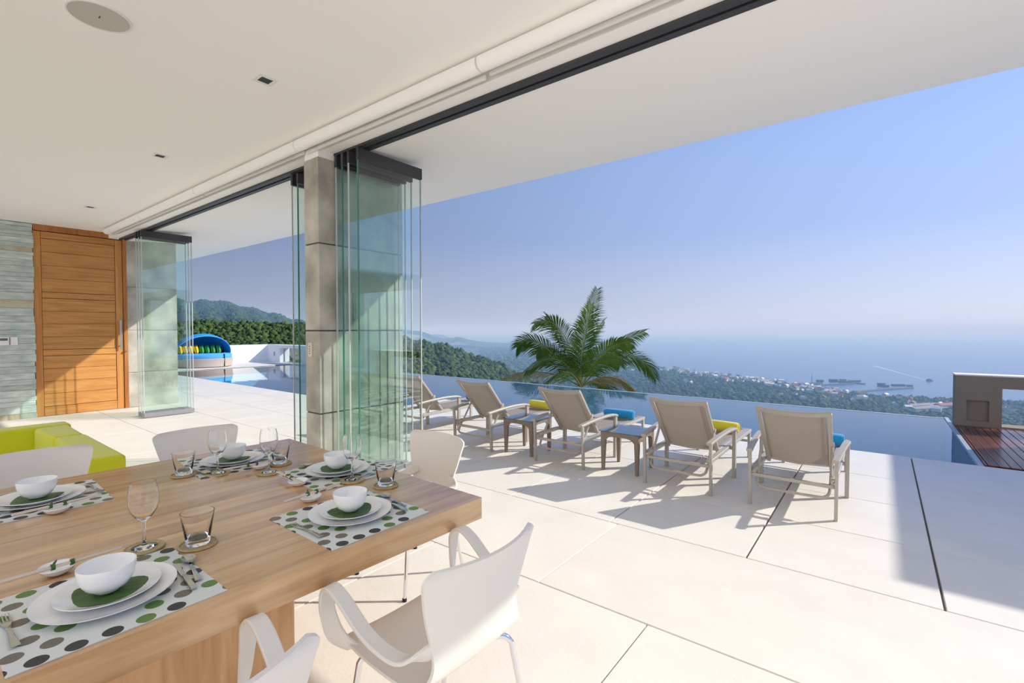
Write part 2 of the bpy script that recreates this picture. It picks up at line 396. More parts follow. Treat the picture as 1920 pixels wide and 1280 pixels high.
for k in range(len(xi) - 1):
    for j in range(4): slab(xi[k], xi[k + 1], yi[j + 1], yi[j])
for x0, x1, y0, y1 in ((-26, XF, -13, yi[4]), (xi[-1], XF, yi[4], 3.42), (xs[-1], XF, 3.42, YP), (-26, xi[0], yi[4], 2.335), (-26, xs[0], 3.42, YPL), (-26, -13.3, 2.335, 3.42), (-26, XPL, YPL, 11.3)): slab(x0, x1, y0, y1)

# ceiling, beam and the overhang beyond the track
cb_ = MB(); cb_.box(XL - .2, XR, -1.5, YB + .02, ZC, ZC + .35)
ceiling = struct(cb_.build('ceiling', 'paint', smooth=False), 'smooth cream plaster ceiling above the dining area')
so_ = MB(); prof = [(YB, ZS), (2.9, ZS), (YE, ZE), (YE, ZE + .32), (YB, ZE + .40)]
so_._add([(XL - 4, y, z) for y, z in prof] + [(XR, y, z) for y, z in prof],
         [(0, 1, 2, 3, 4), (9, 8, 7, 6, 5)] + [(i, i + 5, (i + 1) % 5 + 5, (i + 1) % 5) for i in range(5)])
roof = struct(so_.build('roof_overhang', 'paint', smooth=False), 'deep cream roof overhang above the terrace')
MB().bar((XL - 4, YE - .09, ZE - .003), (XR, YE - .09, ZE - .003), .012, .006).build('drip_strip', 'speaker_grey', roof, smooth=False)
roof2 = MB().box(XL - 4, XL - .2, -1.5, YB, ZC, ZC + .35).build('roof_slab', 'paint', roof, smooth=False)

# unseen white wall added behind the dining room, reflects sunlight onto the ceiling
cw = struct(MB().box(-15, 9, -5.6, -5.3, 0, 7.5).build('wall_bounce', 'paint_white', smooth=False), 'tall white wall added out of view to bounce sunlight indoors')
# end wall: stone cladding, door, concrete fin
wl = struct(MB().box(XL - .25, XL - .06, -1.5, 1.54, 0, ZC).build('wall_left', 'concrete', smooth=False), 'grey green split stone wall beside the wooden door')
z = .0; protos = {}
while z < ZC - .02:
    h = random.choice((.055, .075, .09, .11, .13)); h = min(h, ZC - z)
    y = 1.54 + random.uniform(-.012, .008)
    while y > -1.0:
        ln = random.choice((.45, .7, .95, 1.2)); d = random.choice((.0, .008, .014, .022))
        o = MB().box(-.07, d, -ln / 2 + .0015, ln / 2 - .0015, .0015, h - .0015).build('stone', 'stone_rust' if random.random() < .09 else 'stone', wl, loc=(XL, y - ln / 2, z), smooth=False)
        y -= ln
    z += h
fin = struct(MB().box(XL - .2, XL - .015, 2.82, 3.62, 0, ZS + .05).build('wall_fin', 'concrete_joint', smooth=False), 'grey concrete fin wall beside the wooden door')
for z0, z1 in ((0, .66), (.68, 1.47), (1.49, 2.30), (2.32, ZS + .04)):
    MB().box(XL - .21, XL, 2.815, 3.63, z0 + .003, z1 + .017).build('concrete_panel', 'concrete', fin, bevel=.002, smooth=False)
MB().box(XL - .2, XL - .05, 1.5, 2.85, ZS, ZC).build('lintel', 'paint', wl, smooth=False)
door = struct(thing('door_1', 'tall honey brown plank door', None, (XL - .02, 2.17, 0)))
dm = lambda x0, x1, y0, y1, z0, z1, nm, mt, par=door, bv=.003: MB().box(x0, x1, y0, y1, z0, z1).build(nm, mt, par, bevel=bv, smooth=False)
dm(-.1, .03, -.63, .63, 3.20, ZC, 'door_head', 'door_frame_wood')
dm(-.1, .02, .585, .645, 0, 3.2, 'door_jamb', 'door_frame_wood')
dm(-.06, -.03, -.62, .6, .0, 3.2, 'door_backing', 'charcoal_dark', bv=0)
dm(-.06, 0, -.63, -.535, .005, 3.19, 'stile', 'stile_wood'); dm(-.06, 0, .475, .58, .005, 3.19, 'stile', 'stile_wood')
for z0, z1 in ((.005, .16), (1.05, 1.15), (2.05, 2.15), (3.08, 3.19)): dm(-.06, -.001, -.53, .47, z0, z1, 'rail', 'door_wood')
for z0, z1 in ((.165, 1.045), (1.155, 2.045), (2.155, 3.075)):
    for k in range(4):
        a = z0 + (z1 - z0) * k / 4; b = z0 + (z1 - z0) * (k + 1) / 4
        dm(-.06, -.012, -.53, .47, a + .002, b - .002, 'plank', 'door_wood')
hd = thing('handle_bar', 'long brushed steel pull handle', None); del hd['label']; hd.parent = door; hd.location = (.06, .53, 0)
bpy.data.objects.remove(hd)
hb = MB().box(.045, .06, .515, .545, 1.14, 1.68).build('handle', 'brushed', door, bevel=.003)
tag(hb, 'long brushed steel pull handle')
for zz in (1.2, 1.62): MB().tube([(.0, .53, zz), (.047, .53, zz)], .008).build('handle_post', 'brushed', hb)
lk = MB().lathe([(0, 0), (.022, 0), (.022, .02), (.014, .035), (0, .036)], 16).build('lock', 'steel', door, loc=(.02, .60, 1.09), rot=(0, R(90), 0))
th_ = thing('thermostat', 'white thermostat with grey display on the stone wall', 'thermostat', (XL + .025, 1.165, 1.245))
MB().box(0, .022, -.06, .06, 0, .135).build('housing', 'plastic_white', th_, bevel=.004)
MB().box(.0225, .024, -.045, .045, .075, .115).build('display', 'lcd', th_, smooth=False)
sw = thing('light_switch', 'small white square wall switch beside the thermostat', 'switch', (XL + .025, 1.285, 1.245))
MB().box(0, .012, -.042, .042, 0, .135).build('plate', 'plastic_white', sw, bevel=.003)
MB().box(.012, .017, -.024, .024, .03, .105).build('rocker', 'plastic_white', sw, bevel=.002)

# concrete pillar between the openings
PX0, PX1, PY0, PY1 = -4.475, -4.225, 2.5, 3.5
pil = struct(MB().box(PX0 + .01, PX1 - .01, PY0 + .01, PY1 - .01, 0, 3.13).build('wall_pillar', 'concrete_joint', smooth=False), 'grey concrete fin pillar between the glazed openings')
for z0, z1 in ((0, .69), (.70, 1.485), (1.495, 2.315), (2.325, 3.13)):
    MB().box(PX0, PX1, PY0, PY1, z0 + .003, z1 - .001).build('concrete_panel', 'concrete', pil, bevel=.003, smooth=False)
MB().box(PX0 + .006, PX1 - .006, PY0 + .006, PY1, 3.13, ZC).build('painted_cap', 'paint', pil, smooth=False)
kp = thing('keypad', 'narrow cream button panel on the concrete pillar', 'switch', (-4.38, PY0, 1.24))
MB().box(-.032, .032, -.012, 0, 0, .135).build('plate', 'keypad', kp, bevel=.003)
for r_ in range(4):
    for c_ in range(2): MB().box(-.014 + c_ * .016, -.004 + c_ * .016, -.0135, -.011, .028 + r_ * .022, .034 + r_ * .022).build('button', 'print_dark', kp, smooth=False)

# sliding track, blinds, ceiling fittings
tr = thing('sliding_track', 'dark grey sliding door track along the ceiling', 'track', (0, 2.735, ZS))
for y0, y1 in ((-.065, -.012), (.012, .065)): MB().box(-11.3, XR - .05, y0, y1, -.022, .001).build('rail', 'charcoal', tr, smooth=False)
MB().box(-11.3, XR - .05, -.012, .012, -.006, .001).build('slot', 'charcoal_dark', tr, smooth=False)
bx_ = [-10.95, -9.0, -6.85, -4.42, -2.12, 1.9]
blab = ['cream roller blind beside the wooden door', 'cream roller blind second from the wooden door', 'cream roller blind between door and concrete pillar, next to the pillar', 'cream roller blind just past the concrete pillar', 'long cream roller blind above the dining table opening']
for i in range(5):
    x0, x1 = bx_[i] + .008, bx_[i + 1] - .008; low = .0 if i != 3 else -.012
    b = thing('roller_blind', blab[i], 'blind', (x0, 2.415, ZC - .056), 0, 'roller blinds along the ceiling')
    ln = x1 - x0
    MB().tube([(0, 0, 0), (ln, 0, 0)], .052, 24).build('roll', 'paint', b)
    MB().bar((.01, .075, -.035 + low), (ln - .01, .075, -.035 + low), .018, .03).build('bottom_bar', 'plastic_white', b, bevel=.003)
    MB().bar((.0, .062, .03), (ln, .062, .03), .03, .06).build('bracket', 'speaker_grey', b, smooth=False)
sp = thing('ceiling_speaker', 'round grey speaker flush in the ceiling', 'speaker', (-3.59, .78, ZC))
MB().lathe([(.0, -.001), (.135, -.001), (.138, -.006), (0, -.006)], 48).build('grille', 'speaker_grey', sp)
MB().lathe([(.138, 0), (.150, 0), (.148, -.008), (.139, -.008)], 48, closed=True).build('rim', 'plastic_white', sp)
MB().box(-.012, .012, -.003, .003, -.0075, -.005).build('badge', 'print_dark', sp, smooth=False)
for i, (x, y) in enumerate(((-3.556, 1.70), (-5.956, 1.76), (-9.24, 1.855))):
    d = thing('downlight', ['square recessed downlight nearest the round speaker', 'square recessed downlight in the middle of its row', 'square recessed downlight near the wooden door'][i], 'downlight', (x, y, ZC), 0, 'recessed ceiling downlights')
    fr_ = MB()
    for a, b_, c_, e_ in ((-.065, .065, -.065, -.04), (-.065, .065, .04, .065), (-.065, -.04, -.04, .04), (.04, .065, -.04, .04)): fr_.box(a, b_, c_, e_, -.004, .0)
    fr_.build('trim', 'plastic_white', d, smooth=False)
    MB().box(-.04, .04, -.04, .04, -.0015, -.0005).build('opening', 'charcoal_dark', d, smooth=False)

# folding glass panels, parked square to the track
def glass_panel(X, label, group, y0=2.66, y1=3.43, ztop=ZS - .005, dark=0):
    g = thing('glass_panel', label, 'glass panel', (X, y0, 0), 0, group); wd = y1 - y0
    MB().box(-.018, .018, 0, wd, ztop - .135, ztop - .025).build('top_rail', 'charcoal', g, bevel=.002, smooth=False)
    MB().box(-.018, .018, 0, wd, .012, .085).build('bottom_rail', 'bottom_rail_grey', g, bevel=.002, smooth=False)
    p = MB().box(-.005, .005, .012, wd - .012, .085, ztop - .135).build('pane', 'pane_glass', g, smooth=False)
    MB().box(-.0055, .0055, .0, .012, .085, ztop - .135).build('edge_seal', 'pane_edge' if dark else 'pane_strip', g, smooth=False)
    MB().box(-.0055, .0055, wd - .012, wd, .085, ztop - .135).build('edge_seal', 'pane_strip', g, smooth=False)
    MB().box(-.012, .012, .02, .07, ztop - .025, ztop - .019).build('roller', 'charcoal_dark', g, smooth=False)
    return g
gl_ = ['clear glass panel folded outermost of the stack beside the chair', 'clear glass panel folded second in the stack by the pillar', 'clear glass panel folded third in the stack by the pillar', 'clear glass panel folded tight against the concrete pillar']
for i, X in enumerate((-3.84, -3.985, -4.085, -4.19)): glass_panel(X, gl_[i], 'folded glass panels right of the pillar', dark=i in (0, 2))
for i, X in enumerate((-4.97, -5.09)): glass_panel(X, ['glass panel folded on the door side of the pillar, nearer it', 'glass panel folded on the door side of the pillar, outer one'][i], 'folded glass panels left of the pillar', 2.7, 3.45, dark=i == 0)
for i, X in enumerate((-9.86, -10.0, -10.14)): glass_panel(X, ['greenish glass panel parked before the door wall, outermost', 'greenish glass panel parked before the door wall, middle one', 'greenish glass panel parked before the door wall, innermost'][i], 'folded glass panels by the wooden door', 2.62, 3.37)
# ------------------------------------------------------------------ dining table
TA = R(-2.1)
tab = thing('dining_table', 'thick honey wood dining table laid for a meal', 'table', (-1.411, 1.612, 0), TA)
TW, TL_, TT, TH = 1.82, 2.9, .095, .75
nb = 15
for k in range(nb):
    x1 = -TW * k / nb; x0 = -TW * (k + 1) / nb
    a = (x1 - x0) / 2
    MB().box(-a + .0002, a - .0002, -TL_, 0, -TT, 0).build('board', 'table_wood', tab, loc=((x0 + x1) / 2, 0, TH), bevel=.0012, seg=1, smooth=False)
bs = MB().box(-.14, .14, -.42, .42, 0, TH - TT - .001)
for yy in (-1.05, -2.45):
    q = MB().box(-.95, .0, -.42, .4, 0, TH - TT - .001).build('pedestal', 'base_wood', tab, loc=(-.40, yy, 0), bevel=.03, seg=4)
TZ = TH
def to_world(p):   # table-plane helper: nothing rotated, plain world xy on the table top
    return (p[0], p[1], TZ)

# ------------------------------------------------------------------ dining chairs
def make_chair():
    t = thing('dining_chair', 'x', 'chair', group='moulded white armchairs around the dining table')
    prof = [(.235, .418), (.222, .440), (.18, .449), (.08, .440), (-.04, .432), (-.13, .434), (-.19, .455), (-.228, .505), (-.246, .57), (-.258, .66), (-.272, .75), (-.285, .80), (-.292, .822)]
    hw = [.205, .222, .235, .24, .238, .232, .218, .198, .196, .224, .247, .254, .222]
    pr = smooth_path([(0, y, z_) for y, z_ in prof], 3); k = len(pr)
    hws = [q.x for q in smooth_path([(h_, 0, 0) for h_ in hw], 3)]
    nu = 16; V = []; Fc = []
    for side in (1, -1):
        for i, p in enumerate(pr):
            t_ = (pr[min(i + 1, k - 1)] - pr[max(i - 1, 0)]).normalized(); nrm = Vector((0, t_.z, -t_.y))
            back = max(0, min(1, (p.z - .45) / .12))
            for j in range(nu + 1):
                u = -1 + 2 * j / nu; x = u * hws[i]
                yy = p.y + back * .055 * u * u; zz = p.z + (1 - back) * .012 * u * u
                if i >= k - 2: zz -= .0
                V.append(Vector((x, yy, zz)) + nrm * (.0055 * side))
    n1 = k * (nu + 1)
    for i in range(k - 1):
        for j in range(nu):
            a = i * (nu + 1) + j; b = a + nu + 1
            Fc.append((a, a + 1, b + 1, b)); Fc.append((n1 + a, n1 + b, n1 + b + 1, n1 + a + 1))
    def wall(l):
        for a, b in zip(l[:-1], l[1:]): Fc.append((a, n1 + a, n1 + b, b))
    wall([j for j in range(nu, -1, -1)]); wall([(k - 1) * (nu + 1) + j for j in range(nu + 1)])
    wall([i * (nu + 1) for i in range(k)]); wall([i * (nu + 1) + nu for i in range(k - 1, -1, -1)])
    sh = MB(); sh._add(V, Fc); sh.build('seat_shell', 'shell', t)
    for s in (1, -1):
        path = smooth_path([(.150 * s, -.200, .575), (.205 * s, -.182, .558), (.250 * s, -.135, .545), (.270 * s, -.07, .556), (.284 * s, .01, .592), (.291 * s, .105, .655), (.293 * s, .168, .675), (.291 * s, .204, .645), (.285 * s, .207, .575), (.265 * s, .190, .495), (.222 * s, .165, .444)], 5)
        m = len(path); wd = []; sides = []
        for i in range(m):
            f_ = i / (m - 1); wd.append(.03 + .028 * min(1, f_ / .10) - .008 * max(0, min(1, (f_ - .10) / .2)) if f_ < .3 else (.05 if f_ < .8 else .05 + .015 * (f_ - .8) / .2))
            v0 = Vector((0, .25, 1)) if f_ < .06 else None
            blend = min(1, f_ / .22)
            sv = Vector((0, .1, 1)) * (1 - blend) + Vector((s * 1, -.1, 0)) * blend
            if f_ > .72:
                b2 = (f_ - .72) / .28; sv = Vector((s * 1, -.1, 0)) * (1 - b2) + Vector((s * .5, 1.0, 0)) * b2
            sides.append(sv)
        MB().ribbon(path, sides, wd, .013).build('arm', 'shell', t)
    for sx in (1, -1):
        for sy in (1, -1):
            l = MB().tube(smooth_path([(.05 * sx, .11 * sy - .01, .418), (.16 * sx, .14 * sy - .01, .416), (.195 * sx, .165 * sy - .01, .39), (.205 * sx, .175 * sy - .01, .33), (.232 * sx, .225 * sy - .015, .012)], 5), .0105, 10).build('leg', 'chrome', t)
            MB().lathe([(0, 0), (.0125, 0), (.0125, .018), (0, .018)], 12, c=(.2325 * sx, .226 * sy - .015, 0)).build('foot_cap', 'rubber', l)
    return t
chair = make_chair()
chairs = [(-1.215, 1.145, R(89), 'off white moulded armchair with its back to the open floor, before the dark and green dotted mat at the table corner'),
          (-1.24, .335, R(90), 'off white moulded armchair beside the table, partly hidden by its neighbour chair'),
          (-2.295, 1.935, R(180 - 2), 'beige white armchair at the table end, its inner back facing the room'),
          (-3.475, 1.275, R(-92), 'white armchair across the table, on the lounger terrace side of the sofa'),
          (-3.505, .475, R(-92), 'white armchair across the table, right before the lime sofa')]
chairs = [(a, b, c, l) for (a, b, c, l) in chairs]
labs = ['off white moulded armchair whose back and both arms show, beside the table', 'off white moulded armchair beside the table, mostly cut off by the frame',
        'beige armchair at the table end, beside the folded glass panels', 'white armchair across the table from the two near chairs, beside the bright floor', 'white armchair across the table, in front of the lime sofa']
for i, (x, y, a, l) in enumerate(chairs):
    o = chair if i == 0 else copy_tree(chair)
    o.location = (x, y, 0); o.rotation_euler = (0, 0, a); o['label'] = labs[i]

# ------------------------------------------------------------------ place settings
def lathe_obj(name, prof, mat, loc, n=36, closed=False, parent=None):
    return MB().lathe(prof, n, closed=closed).build(name, mat, parent, loc=loc)
plate_prof = lambda r: [(0, .006), (r * .6, .006), (r * .66, .009), (r * .98, .021), (r, .0225), (r * .995, .0195), (r * .68, .004), (r * .62, 0), (r * .3, 0), (0, .001)]
bowl_prof = [(0, .010), (.026, .010), (.046, .020), (.0585, .038), (.0632, .058), (.0642, .074), (.066, .0745), (.0668, .072), (.0655, .055), (.0605, .034), (.049, .015), (.032, .004), (.029, 0), (.025, 0), (.024, .004), (0, .004)]
dish_prof = [(0, .008), (.02, .008), (.034, .014), (.043, .024), (.045, .0245), (.046, .022), (.037, .009), (.024, .001), (.022, 0), (0, 0)]
wine_prof = [(0, .000), (.036, .000), (.037, .002), (.030, .0045), (.010, .009), (.0055, .016), (.0045, .05), (.005, .085), (.010, .094), (.026, .108), (.038, .128), (.0435, .152), (.044, .178), (.040, .208), (.036, .224),
             (.0348, .224), (.0385, .208), (.0425, .178), (.042, .153), (.0365, .130), (.0245, .111), (.009, .099), (0, .097)]
tumb_prof = [(0, 0), (.034, 0), (.036, .003), (.038, .022), (.0515, .112), (.0505, .1125), (.0495, .112), (.0358, .026), (.033, .022), (0, .021)]
coast_prof = [(0, 0), (.056, 0), (.059, .003), (.058, .0085), (.054, .0085), (.052, .006), (0, .006)]
def leaf_mesh():
    m = MB(); n = 26; pts = []
    for i in range(n):
        a = 2 * math.pi * i / n; r = .088 * (1 + .06 * math.cos(2 * a) - .10 * math.exp(-((a - math.pi) / .25) ** 2) + .05 * math.sin(3 * a))
        pts.append((r * math.cos(a) * 1.12, r * math.sin(a) * .95, .004 * math.sin(3 * a + 1)))
    inn = [(x * .55, y * .55, .001) for x, y, q in pts]
    V = pts + inn + [(0, 0, 0)]
    V = V + [(x, y, q - .0012) for x, y, q in V]; b = 2 * n + 1
    F_ = []
    for i in range(n):
        j = (i + 1) % n
        F_ += [(i, j, n + j, n + i), (n + i, n + j, 2 * n), (b + i, b + n + i, b + n + j, b + j), (b + n + i, b + 2 * n, b + n + j), (i, b + i, b + j, j)]
    m._add(V, F_); return m
def fork_mb():
    m = MB(); bar = [(-.10, 0, .006), (-.05, 0, .007), (0, 0, .006), (.035, 0, .003), (.05, 0, .004)]
    m.ribbon(smooth_path(bar, 4), [(0, 1, 0)] * 17, [.018 - .011 * min(1, i / 8) if i < 9 else .007 + .017 * (i - 8) / 8 for i in range(17)], .0025)
    for k in range(4):
        y = -.0095 + k * .00633; m.ribbon([(.047, y, .004), (.065, y, .002), (.085, y, .003), (.098, y, .007)], [(0, 1, 0)] * 4, [.0038, .0034, .003, .0022], .002)
    return m
def spoon_mb():
    m = MB(); bar = [(-.10, 0, .006), (-.05, 0, .007), (0, 0, .006), (.045, 0, .004)]
    m.ribbon(smooth_path(bar, 4), [(0, 1, 0)] * 13, [.018 - .010 * min(1, i / 8) for i in range(13)], .0025)
    V = []; F_ = []; nr, na = 5, 20
    for s_ in (0, .0016):
        for i in range(nr + 1):
            r = i / nr
            for j in range(na):
                a = 2 * math.pi * j / na; V.append((.07 + .034 * r * math.cos(a), .0215 * r * math.sin(a), .001 + .008 * r * r + s_))
    N = (nr + 1) * na
    for q in (0, N):
        for i in range(nr):
            for j in range(na):
                f = (q + i * na + j, q + i * na + (j + 1) % na, q + (i + 1) * na + (j + 1) % na, q + (i + 1) * na + j); F_.append(f if q else f[::-1])
    for j in range(na): F_.append((nr * na + j, nr * na + (j + 1) % na, N + nr * na + (j + 1) % na, N + nr * na + j))
    m._add(V, F_); return m
def knife_mb():
    m = MB(); m.ribbon([(-.105, 0, .006), (-.09, 0, .006), (-.02, 0, .006), (.0, 0, .005)], [(0, 1, 0)] * 4, [.014, .018, .015, .012], .006)
    m.prism([(0, -.005), (.08, -.006), (.105, .0), (.11, .008), (.095, .009), (0, .007)], .0045, .006); return m
SH = {}
def put(key, name, mbf, mat, loc, rz, label, cat, group):
    if key not in SH:
        o = mbf().build(name, mat); SH[key] = o
    else:
        o = SH[key].copy(); C.objects.link(o)
    o.location = loc; o.rotation_euler = (0, 0, rz); return tag(o, label, cat, group)
# diner frames: origin on the mat, x to the diner's right, y away from the diner
where = ['at the place nearest the pedestal corner of the table', 'at the place on the open-floor corner of the table', 'at the place before the table-end chair', 'at the place before the chair across the table beside the bright floor', 'at the place before the chair in front of the lime sofa']
short = ['before the cut-off chair', 'before the chair with both arms showing', 'before the table-end chair', 'across the table, away from sofa', 'beside the lime sofa chair']
S = [((-1.705, .362), R(90), dict(wine=(-1.99, .523), tumb=(-1.876, .646), dish=(-1.995, .305), chop=((-1.981, .183), (-1.982, .457)))),
     ((-1.69, 1.128), R(90), dict(wine=(-2.075, 1.395), tumb=(-1.876, 1.445), dish=(-1.975, 1.118), chop=((-1.969, .985), (-2.006, 1.29)))),
     ((-2.265, 1.435), R(178), dict(wine=(-2.53, 1.205), tumb=(-2.652, 1.325), dish=(-2.225, 1.198), chop=((-2.436, 1.196), (-2.125, 1.179)))),
     ((-2.895, 1.177), R(-92), dict(wine=(-2.725, 1.035), tumb=(-2.838, .918), dish=(-2.645, 1.213), chop=((-2.672, 1.074), (-2.64, 1.29)))),
     ((-2.905, .385), R(-92), dict(wine=(-2.70, .205), tumb=(-2.85, .10), dish=(-2.665, .41), chop=((-2.662, .271), (-2.702, .569))))]
for i, (c, a, e) in enumerate(S):
    ax = Vector((math.cos(a), math.sin(a), 0)); ay = Vector((-math.sin(a), math.cos(a), 0)); c3 = Vector((c[0], c[1], TZ))
    at = lambda x, y, z=0: c3 + ax * x + ay * y + Vector((0, 0, z))
    sh_ = short[i]
    put('mat', 'placemat', lambda: MB().box(-.222, .222, -.225, .225, 0, .0022), 'placemat', at(0, 0, .0004), a, 'grey dotted placemat ' + sh_, 'placemat', 'dotted placemats')
    put('bigp', 'dinner_plate', lambda: MB().lathe(plate_prof(.160), 56), 'porcelain', at(0, 0, .003), a, 'large white dinner plate ' + sh_, 'plate', 'large dinner plates')
    put('smallp', 'side_plate', lambda: MB().lathe(plate_prof(.119), 48), 'porcelain', at(.004, .004, .0095), a, 'smaller white plate ' + sh_, 'plate', 'small stacked plates')
    put('leaf', 'leaf', leaf_mesh, 'leaf', at(.01, .0, .0195), a + R(12 * i - 14), 'round green leaf under the bowl ' + sh_, 'leaf', 'leaves under the bowls')
    put('bowl', 'bowl', lambda: MB().lathe(bowl_prof, 44), 'porcelain', at(0, .002, .0245), a, 'white rice bowl ' + sh_, 'bowl', 'white bowls')
    put('dish', 'sauce_dish', lambda: MB().lathe(dish_prof, 32), 'porcelain', (e['dish'][0], e['dish'][1], TZ + (.003 if i in (0, 3, 4) else .0005)), 0, 'tiny white sauce dish ' + sh_, 'dish', 'sauce dishes')
    if i in (0, 1, 2, 3):
        for kk, cat, nm, pf, pn in (('wine', 'wine glass', 'wine_glass', wine_prof, 40), ('tumb', 'tumbler', 'tumbler', tumb_prof, 40)):
            x, y = e[kk]
            put('coast', 'coaster', lambda: MB().lathe(coast_prof, 36), 'coaster', (x, y, TZ + .0005), 0, 'round tan coaster under the %s ' % cat + sh_, 'coaster', 'round coasters')
            put(kk, nm, lambda: MB().lathe(pf, pn), 'drink_glass', (x, y, TZ + .0072), 0, ('empty stemmed wine glass ' if kk == 'wine' else 'short flared water tumbler ') + sh_, cat, cat + 'es' if kk == 'wine' else 'tumblers')
    else:
        put('coast', 'coaster', None, 'coaster', (-2.66, .185, TZ + .0005), 0, 'round tan coaster ' + sh_, 'coaster', 'round coasters')
    # chopsticks tied with a green strip, resting on the dish
    p0, p1 = Vector((*e['chop'][0], TZ + .031)), Vector((*e['chop'][1], TZ + .031)); dv = (p1 - p0).normalized()
    mid = (p0 + p1) / 2; ang = math.atan2(dv.y, dv.x)
    if 'chop' not in SH:
        ch = thing('chopsticks', '', 'chopsticks', group='tied chopsticks')
        for s_ in (-1, 1): MB().tube([(-.14, .0055 * s_, 0), (.14, .0045 * s_, 0)], [.0042, .0028], 8).build('stick', 'chop_wood', ch)
        tie = MB().tube([(-.032, 0, 0), (-.022, 0, 0)], .0095, 10)
        tie.ribbon([(-.024, .004, .008), (-.020, .009, .011), (-.016, .012, .015)], [(1, 0, 0)] * 3, [.007, .006, .003], .0012); tie.build('leaf_tie', 'leaf', ch)
        MB().tube([(.012, 0, 0), (.022, 0, 0)], .0095, 10).build('leaf_tie', 'leaf', ch)
        SH['chop'] = ch
    else: ch = copy_tree(SH['chop'])
    ch.location = mid; ch.rotation_euler = (0, 0, ang); ch['label'] = 'pair of chopsticks tied with leaf ' + sh_
    kz = .0034
    if i in (0, 1, 2):
        put('fork', 'fork', fork_mb, 'steel', at(-.192, -.005, kz), a + R(90), 'silver dinner fork ' + sh_, 'fork', 'dinner forks')
        put('knife', 'knife', knife_mb, 'steel', at(.172, -.045, kz), a + R(84), 'silver table knife ' + sh_, 'knife', 'table knives')
        put('spoon', 'spoon', spoon_mb, 'steel', at(.205, -.01, kz), a + R(80), 'silver table spoon ' + sh_, 'spoon', 'table spoons')
    else:
        put('fork', 'fork', fork_mb, 'steel', at(-.195, -.03, kz), a + R(97), 'silver dinner fork ' + sh_, 'fork', 'dinner forks')
        put('spoon', 'spoon', spoon_mb, 'steel', at(.19, .06, kz), a + R(100), 'silver table spoon ' + sh_, 'spoon', 'table spoons')

# ------------------------------------------------------------------ lime sofa
sf = thing('sofa', 'low lime green sofa with thick square arms', 'sofa', (-6.5, 1.1, 0))
MB().box(-.22, 1.92, -2.6, .0, .04, .17).build('base', 'sofa_base', sf, bevel=.01)
MB().box(.06, 1.90, -2.6, -.20, .17, .33).build('seat', 'lime', sf, bevel=.03, seg=3)
MB()._add([(-.24, -2.6, .17), (.10, -2.6, .17), (.02, -2.6, .555), (-.22, -2.6, .555), (-.24, .02, .17), (.10, .02, .17), (.02, .02, .555), (-.22, .02, .555)],
          [(0, 1, 2, 3), (7, 6, 5, 4), (1, 5, 6, 2), (0, 3, 7, 4), (3, 2, 6, 7), (0, 4, 5, 1)]).build('backrest', 'lime', sf, bevel=.025, seg=3)
MB().prism([(.06, -.26), (.70, -.22), (.72, -.01), (.0, -.0)], .17, .55).build('arm_cushion', 'lime', sf, bevel=.03, seg=3)
MB().prism([(.73, -.22), (1.92, -.24), (1.94, .0), (.73, .0)], .17, .55).build('arm', 'lime', sf, bevel=.03, seg=3)

